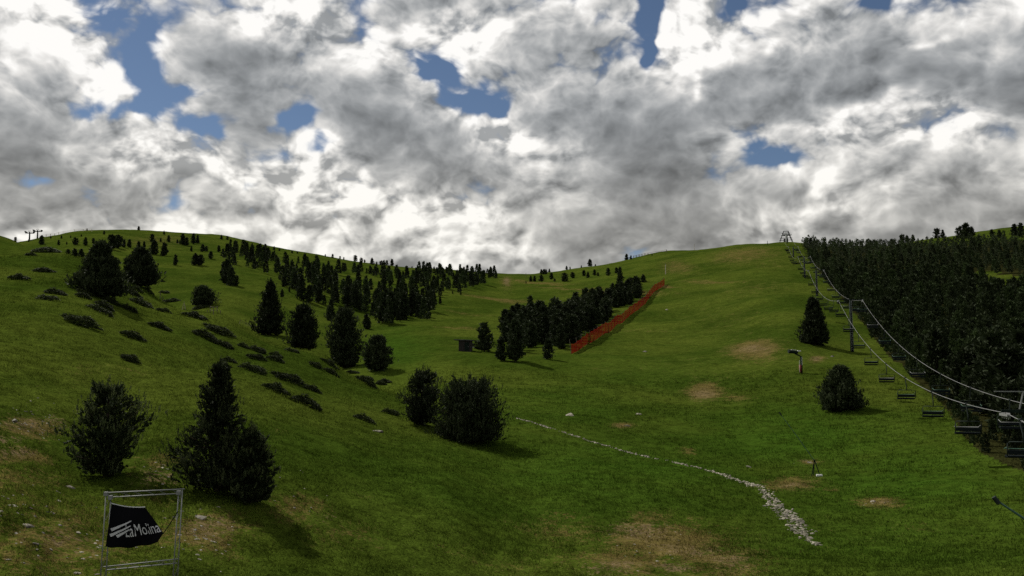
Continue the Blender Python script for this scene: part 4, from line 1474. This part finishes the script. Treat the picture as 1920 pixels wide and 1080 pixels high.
# ------------------------------------------------------------------ snow gun
p = hit(1503, 700)
s = px_m(p)
o = empty('snow_gun', p)
tag(o, 'fan snow gun on a padded red post below the conical pine', 'snow gun')
H_ = 44 / s
MB().tube([(0, 0, -0.3), (0, 0, H_ * 0.72)], 0.17, 10).build('post', M_DARKSTEEL, o, True)
MB().tube([(-0.24, -0.16, 0.15), (-0.24, -0.16, H_ * 0.36)], 0.16, 10).build('padding', M_RED, o, True)
MB().tube([(-0.36, -0.26, 0.2), (-0.36, -0.26, H_ * 0.55)], 0.03, 6).tube([(0.05, -0.2, H_ * 0.35), (0.05, -0.2, H_ * 0.7)], 0.03, 6).build('hose', M_WHITE, o)
MB().tube([(0, 0, H_ * 0.7), (-0.45, 0, H_ * 0.78), (-0.95, 0, H_ * 0.84)], 0.10, 8).build('arm', M_DARKSTEEL, o, True)
hdm = MB()
hdm.tube([(-1.9, -0.2, H_ * 0.93), (-1.5, -0.12, H_ * 0.92), (-0.9, 0, H_ * 0.90), (-0.5, 0.08, H_ * 0.89)], 0.28, 16, 0.22)
hb = hdm.build('barrel', M_DARKSTEEL, o, True)
MB().tube([(-1.98, -0.215, H_ * 0.935), (-1.82, -0.19, H_ * 0.932)], 0.285, 16).build('nozzle_ring', M_CHAIRM, hb)
MB().box((-1.15, -0.05, H_ * 0.93 + 0.24), (0.8, 0.2, 0.07), Euler((0, 0.05, 0.2)).to_matrix()).build('cover', M_WHITE, hb)
MB().box((-0.25, 0.12, H_ * 0.90 + 0.2), (0.5, 0.3, 0.16)).build('control_box', M_WHITE, o)


# snow lances
def lance(ub, vb, ut, vt, yt, label, r, stand=True, mat=M_STEEL):
    b = hit(ub, vb)
    tip = at(ut, vt, yt)
    o = empty('snow_lance', b)
    d = tip - b
    foot = Vector((0, 0, 1.25))
    MB().tube([foot - d * 0.06, foot + (d - foot) * 0.5, d], r, 7, r * 0.7).build('lance_pipe', mat, o)
    MB().disc(d, d, r * 1.6, 0.3, 8).build('nozzle_head', M_CHAIRM, o)
    if stand:
        MB().tube([(-0.28, 0, -0.15), foot], 0.035, 6).build('leg', M_DARKSTEEL, o)
        MB().tube([(0.42, -0.1, -0.15), foot], 0.035, 6).build('leg', M_DARKSTEEL, o)
        MB().tube([(0.05, 0.5, -0.15), foot], 0.035, 6).build('leg', M_DARKSTEEL, o)
        MB().box((0.30, -0.12, 0.08), (0.42, 0.25, 0.14)).build('valve_box', M_WHITE, o)
    tag(o, label, 'snow lance')


b_ = hit(1528, 893)
lance(1528, 893, 1463, 776, b_.y + 0.8, 'thin leaning snow lance on a tripod with white box in the basin', 0.028, True, M_GREEN)
b_ = hit(1975, 1070)
lance(1975, 1070, 1868, 938, b_.y + 0.5, 'grey-green snow lance pipe leaning in from the right edge', 0.055, True, M_GREEN)

# ------------------------------------------------------------------ banner frame
pl = hit(190, 1112)
yF = pl.y
s = px_m(pl)
corner = lambda u, v: at(u, v, yF)
o = empty('truss_stand', pl)
tag(o, 'grey tube truss frame holding the black banner in the lower left corner', 'frame')
rel = lambda u, v, dy=0.0: corner(u, v) + Vector((0, dy, 0)) - pl
tb = 0.013


def truss(name, a0, a1, b0, b1, nbay):
    mb = MB().tube([a0, a1], tb, 7).tube([b0, b1], tb, 7)
    c = mb.build(name, M_STEEL, o, True)
    for k in range(nbay):
        f0_, f1_ = k / nbay, (k + 1) / nbay
        A0, B1 = a0.lerp(a1, f0_), b0.lerp(b1, f1_)
        MB().tube([A0, B1], 0.005, 5).build('lattice_rod', M_STEEL, c)


truss('left_post', rel(186, 1122), rel(199, 923), rel(196, 1122), rel(208, 932), 7)
truss('right_post', rel(322, 1118), rel(335, 922), rel(331, 1118), rel(342, 919), 7)
truss('top_bar', rel(198, 924), rel(346, 917), rel(203, 933, 0.05), rel(334, 926, 0.05), 6)
truss('bottom_bar', rel(194, 1063), rel(334, 1048), rel(196, 1070, 0.06), rel(330, 1057, 0.06), 6)
for (u, v) in ((199, 926), (207, 933), (335, 924)):
    c_ = rel(u, v)
    MB().box(c_, (0.09, 0.07, 0.09)).build('clamp', M_STEEL, o)

# banner as a hanging cloth: a bilinear quad with folds
TLc, TRc, BRc, BLc = (211, 944), (274, 951), (309, 1000), (199, 1024)
NU, NV_ = 40, 28


def banner_pt(a, b, off=0.0):
    """a: left to right, b: top to bottom"""
    right = np.array([274 + (309 - 274) * min(b * 1.35, 1.0) - 10 * max(0, b - 0.74) / 0.26, 951 + (1016 - 951) * b])
    left = np.array([211 - 12 * b, 944 + 80 * b])
    q = left * (1 - a) + right * a
    q[1] += 5.0 * math.sin(math.pi * a) * b * b + 3.0 * math.sin(math.pi * a) * (1 - b)
    q[1] += 1.2 * math.sin(a * 17) * b ** 3
    dy = -0.05 - 0.10 * math.sin(math.pi * a) * math.sin(math.pi * b * 0.9) + 0.035 * math.sin(a * 9 + b * 2.4) * b + 0.03 * math.sin(a * 16 - b * 5) * a * b
    return at(q[0], q[1], yF) + Vector((0, dy - off, 0)) - pl


bp = empty('banner', pl)
tag(bp, 'black banner with white lettering sagging from the truss frame', 'banner')
vs = [banner_pt(i / NU, j / NV_) for j in range(NV_ + 1) for i in range(NU + 1)]
fs = [(j * (NU + 1) + i, j * (NU + 1) + i + 1, (j + 1) * (NU + 1) + i + 1, (j + 1) * (NU + 1) + i) for j in range(NV_) for i in range(NU)]
o2 = MB().add(vs, fs).build('cloth', M_BANNER, bp, True)
sd = o2.modifiers.new('thickness', 'SOLIDIFY'); sd.thickness = 0.006; sd.offset = 0.0


def print_tris(polys, name):
    """map flat polygons in banner coordinates (0..1, 0..1 down) onto the cloth, 8 mm proud"""
    mb = MB()
    for vs_, fs_ in polys:
        mb.add([banner_pt(x, y, 0.010) for (x, y) in vs_], fs_)
    return mb.build(name, M_PRINT, bp)


def quad_strip(p0, p1, w0, w1, nseg=10):
    vs_, fs_ = [], []
    d = Vector((p1[0] - p0[0], p1[1] - p0[1])); nrm = Vector((-d.y, d.x)).normalized()
    for k in range(nseg + 1):
        f = k / nseg
        x, y = p0[0] + d.x * f, p0[1] + d.y * f
        w_ = w0 + (w1 - w0) * f
        vs_ += [(x + nrm.x * w_, y + nrm.y * w_), (x - nrm.x * w_, y - nrm.y * w_)]
    for k in range(nseg):
        fs_.append((2 * k, 2 * k + 1, 2 * k + 3, 2 * k + 2))
    return vs_, fs_


for (p0, p1) in (((0.07, 0.60), (0.53, 0.34)), ((0.06, 0.73), (0.50, 0.46)), ((0.20, 0.74), (0.46, 0.55))):
    print_tris([quad_strip(p0, p1, 0.034, 0.010)], 'emblem_stroke')
# lettering from the built-in font, subdivided so that it can follow the cloth
fc = bpy.data.curves.new('lettering', 'FONT')
fc.body = 'LaMolina'
fc.size = 1.0
fc.resolution_u = 4
fo = bpy.data.objects.new('lettering_source', fc)
COL.objects.link(fo)
bpy.context.view_layer.update()
dg = bpy.context.evaluated_depsgraph_get()
tm = bpy.data.meshes.new_from_object(fo.evaluated_get(dg))
COL.objects.unlink(fo); bpy.data.objects.remove(fo)
bm = bmesh.new(); bm.from_mesh(tm)
bmesh.ops.triangulate(bm, faces=bm.faces[:])
xs_ = [v.co.x for v in bm.verts]; x0_, x1_ = min(xs_), max(xs_)
ys_ = [v.co.y for v in bm.verts]; y0_, y1_ = min(ys_), max(ys_)
vl = []
for v in bm.verts:
    fx = (v.co.x - x0_) / (x1_ - x0_); fy = (v.co.y - y0_) / (y1_ - y0_)
    vl.append((0.37 + 0.62 * fx + 0.03 * fy, 0.74 - 0.05 * fx - (0.31 - 0.04 * fx) * fy))
fl = [tuple(x.index for x in f.verts) for f in bm.faces]
bm.free()
print_tris([(vl, fl)], 'lettering')
# eyelet cords
o3 = MB().tube([banner_pt(1.0, 0.76), rel(322, 978, -0.03), rel(335, 958, -0.03)], 0.012, 5).build('cord', M_DARKSTEEL, bp)
MB().tube([banner_pt(0, 0), rel(208, 938)], 0.008, 5).build('cord', M_DARKSTEEL, bp)
MB().tube([banner_pt(0, 1), rel(197, 1026)], 0.008, 5).build('cord', M_DARKSTEEL, bp)
MB().tube([banner_pt(k / 12, 0.0) + Vector((0, -0.01, 0.012)) for k in range(13)], 0.012, 5).build('hem', M_PRINT, bp)

# ------------------------------------------------------------------ grass over the near turf
NG = 150000
ph = rng.uniform(R(-35), R(35), NG)
lr = rng.uniform(math.log(15.0), math.log(150.0), NG)
rr = np.exp(lr)
gx, gy = rr * np.sin(ph), rr * np.cos(ph)
keep = rng.uniform(0, 1, NG) > field(DIRT, gx, gy) * 1.1
dens = vnoise(gx / 1.7, gy / 1.7, 21) + vnoise(gx / 6, gy / 6, 22)
keep &= dens > -0.35 + rng.uniform(-0.2, 0.2, NG)
gx, gy, rr = gx[keep], gy[keep], rr[keep]
gzv = gz(gx, gy)
n2 = len(gx)
hgt = rng.uniform(0.06, 0.15, n2) * (0.75 + rr / 90) * (1 + 0.9 * np.clip(vnoise(gx / 3, gy / 3, 23), -0.3, 0.5))
K = 3
bx = gx[:, None] + rng.normal(size=(n2, K)) * 0.05 * (1 + rr / 60)[:, None]
by = gy[:, None] + rng.normal(size=(n2, K)) * 0.05 * (1 + rr / 60)[:, None]
aa = rng.uniform(0, 2 * math.pi, (n2, K))
ww = (0.010 + rr / 4500)[:, None] * rng.uniform(0.7, 1.3, (n2, K))
lx, ly = rng.normal(size=(n2, K)) * hgt[:, None] * 0.45, rng.normal(size=(n2, K)) * hgt[:, None] * 0.45
z0 = gzv[:, None] - 0.02
v0 = np.stack([bx - np.cos(aa) * ww, by - np.sin(aa) * ww, np.broadcast_to(z0, bx.shape)], -1)
v1 = np.stack([bx + np.cos(aa) * ww, by + np.sin(aa) * ww, np.broadcast_to(z0, bx.shape)], -1)
v2 = np.stack([bx + lx, by + ly, np.broadcast_to(z0 + hgt[:, None], bx.shape)], -1)
V = np.stack([v0, v1, v2], 2).reshape(-1, 3)
me = np_mesh('grass', V, np.arange(len(V)).reshape(-1, 3), M_BLADE)
for nm, lst in (('dry', DRY), ('dirt', DIRT), ('lush', LUSH)):
    set_attr(me, nm, np.repeat(field(lst, gx, gy), K * 3))
set_attr(me, 'litter', np.repeat(litter_field(gx, gy), K * 3))
o = link('grass', me)
tag(o, 'short green and straw-coloured grass covering the near slopes', 'grass', kind='stuff')
print('DONE', len(stand), len(mstand), len(forest), len(stones), len(spots), NFORE, [(round(a), round(b, 1)) for a, b in TW])
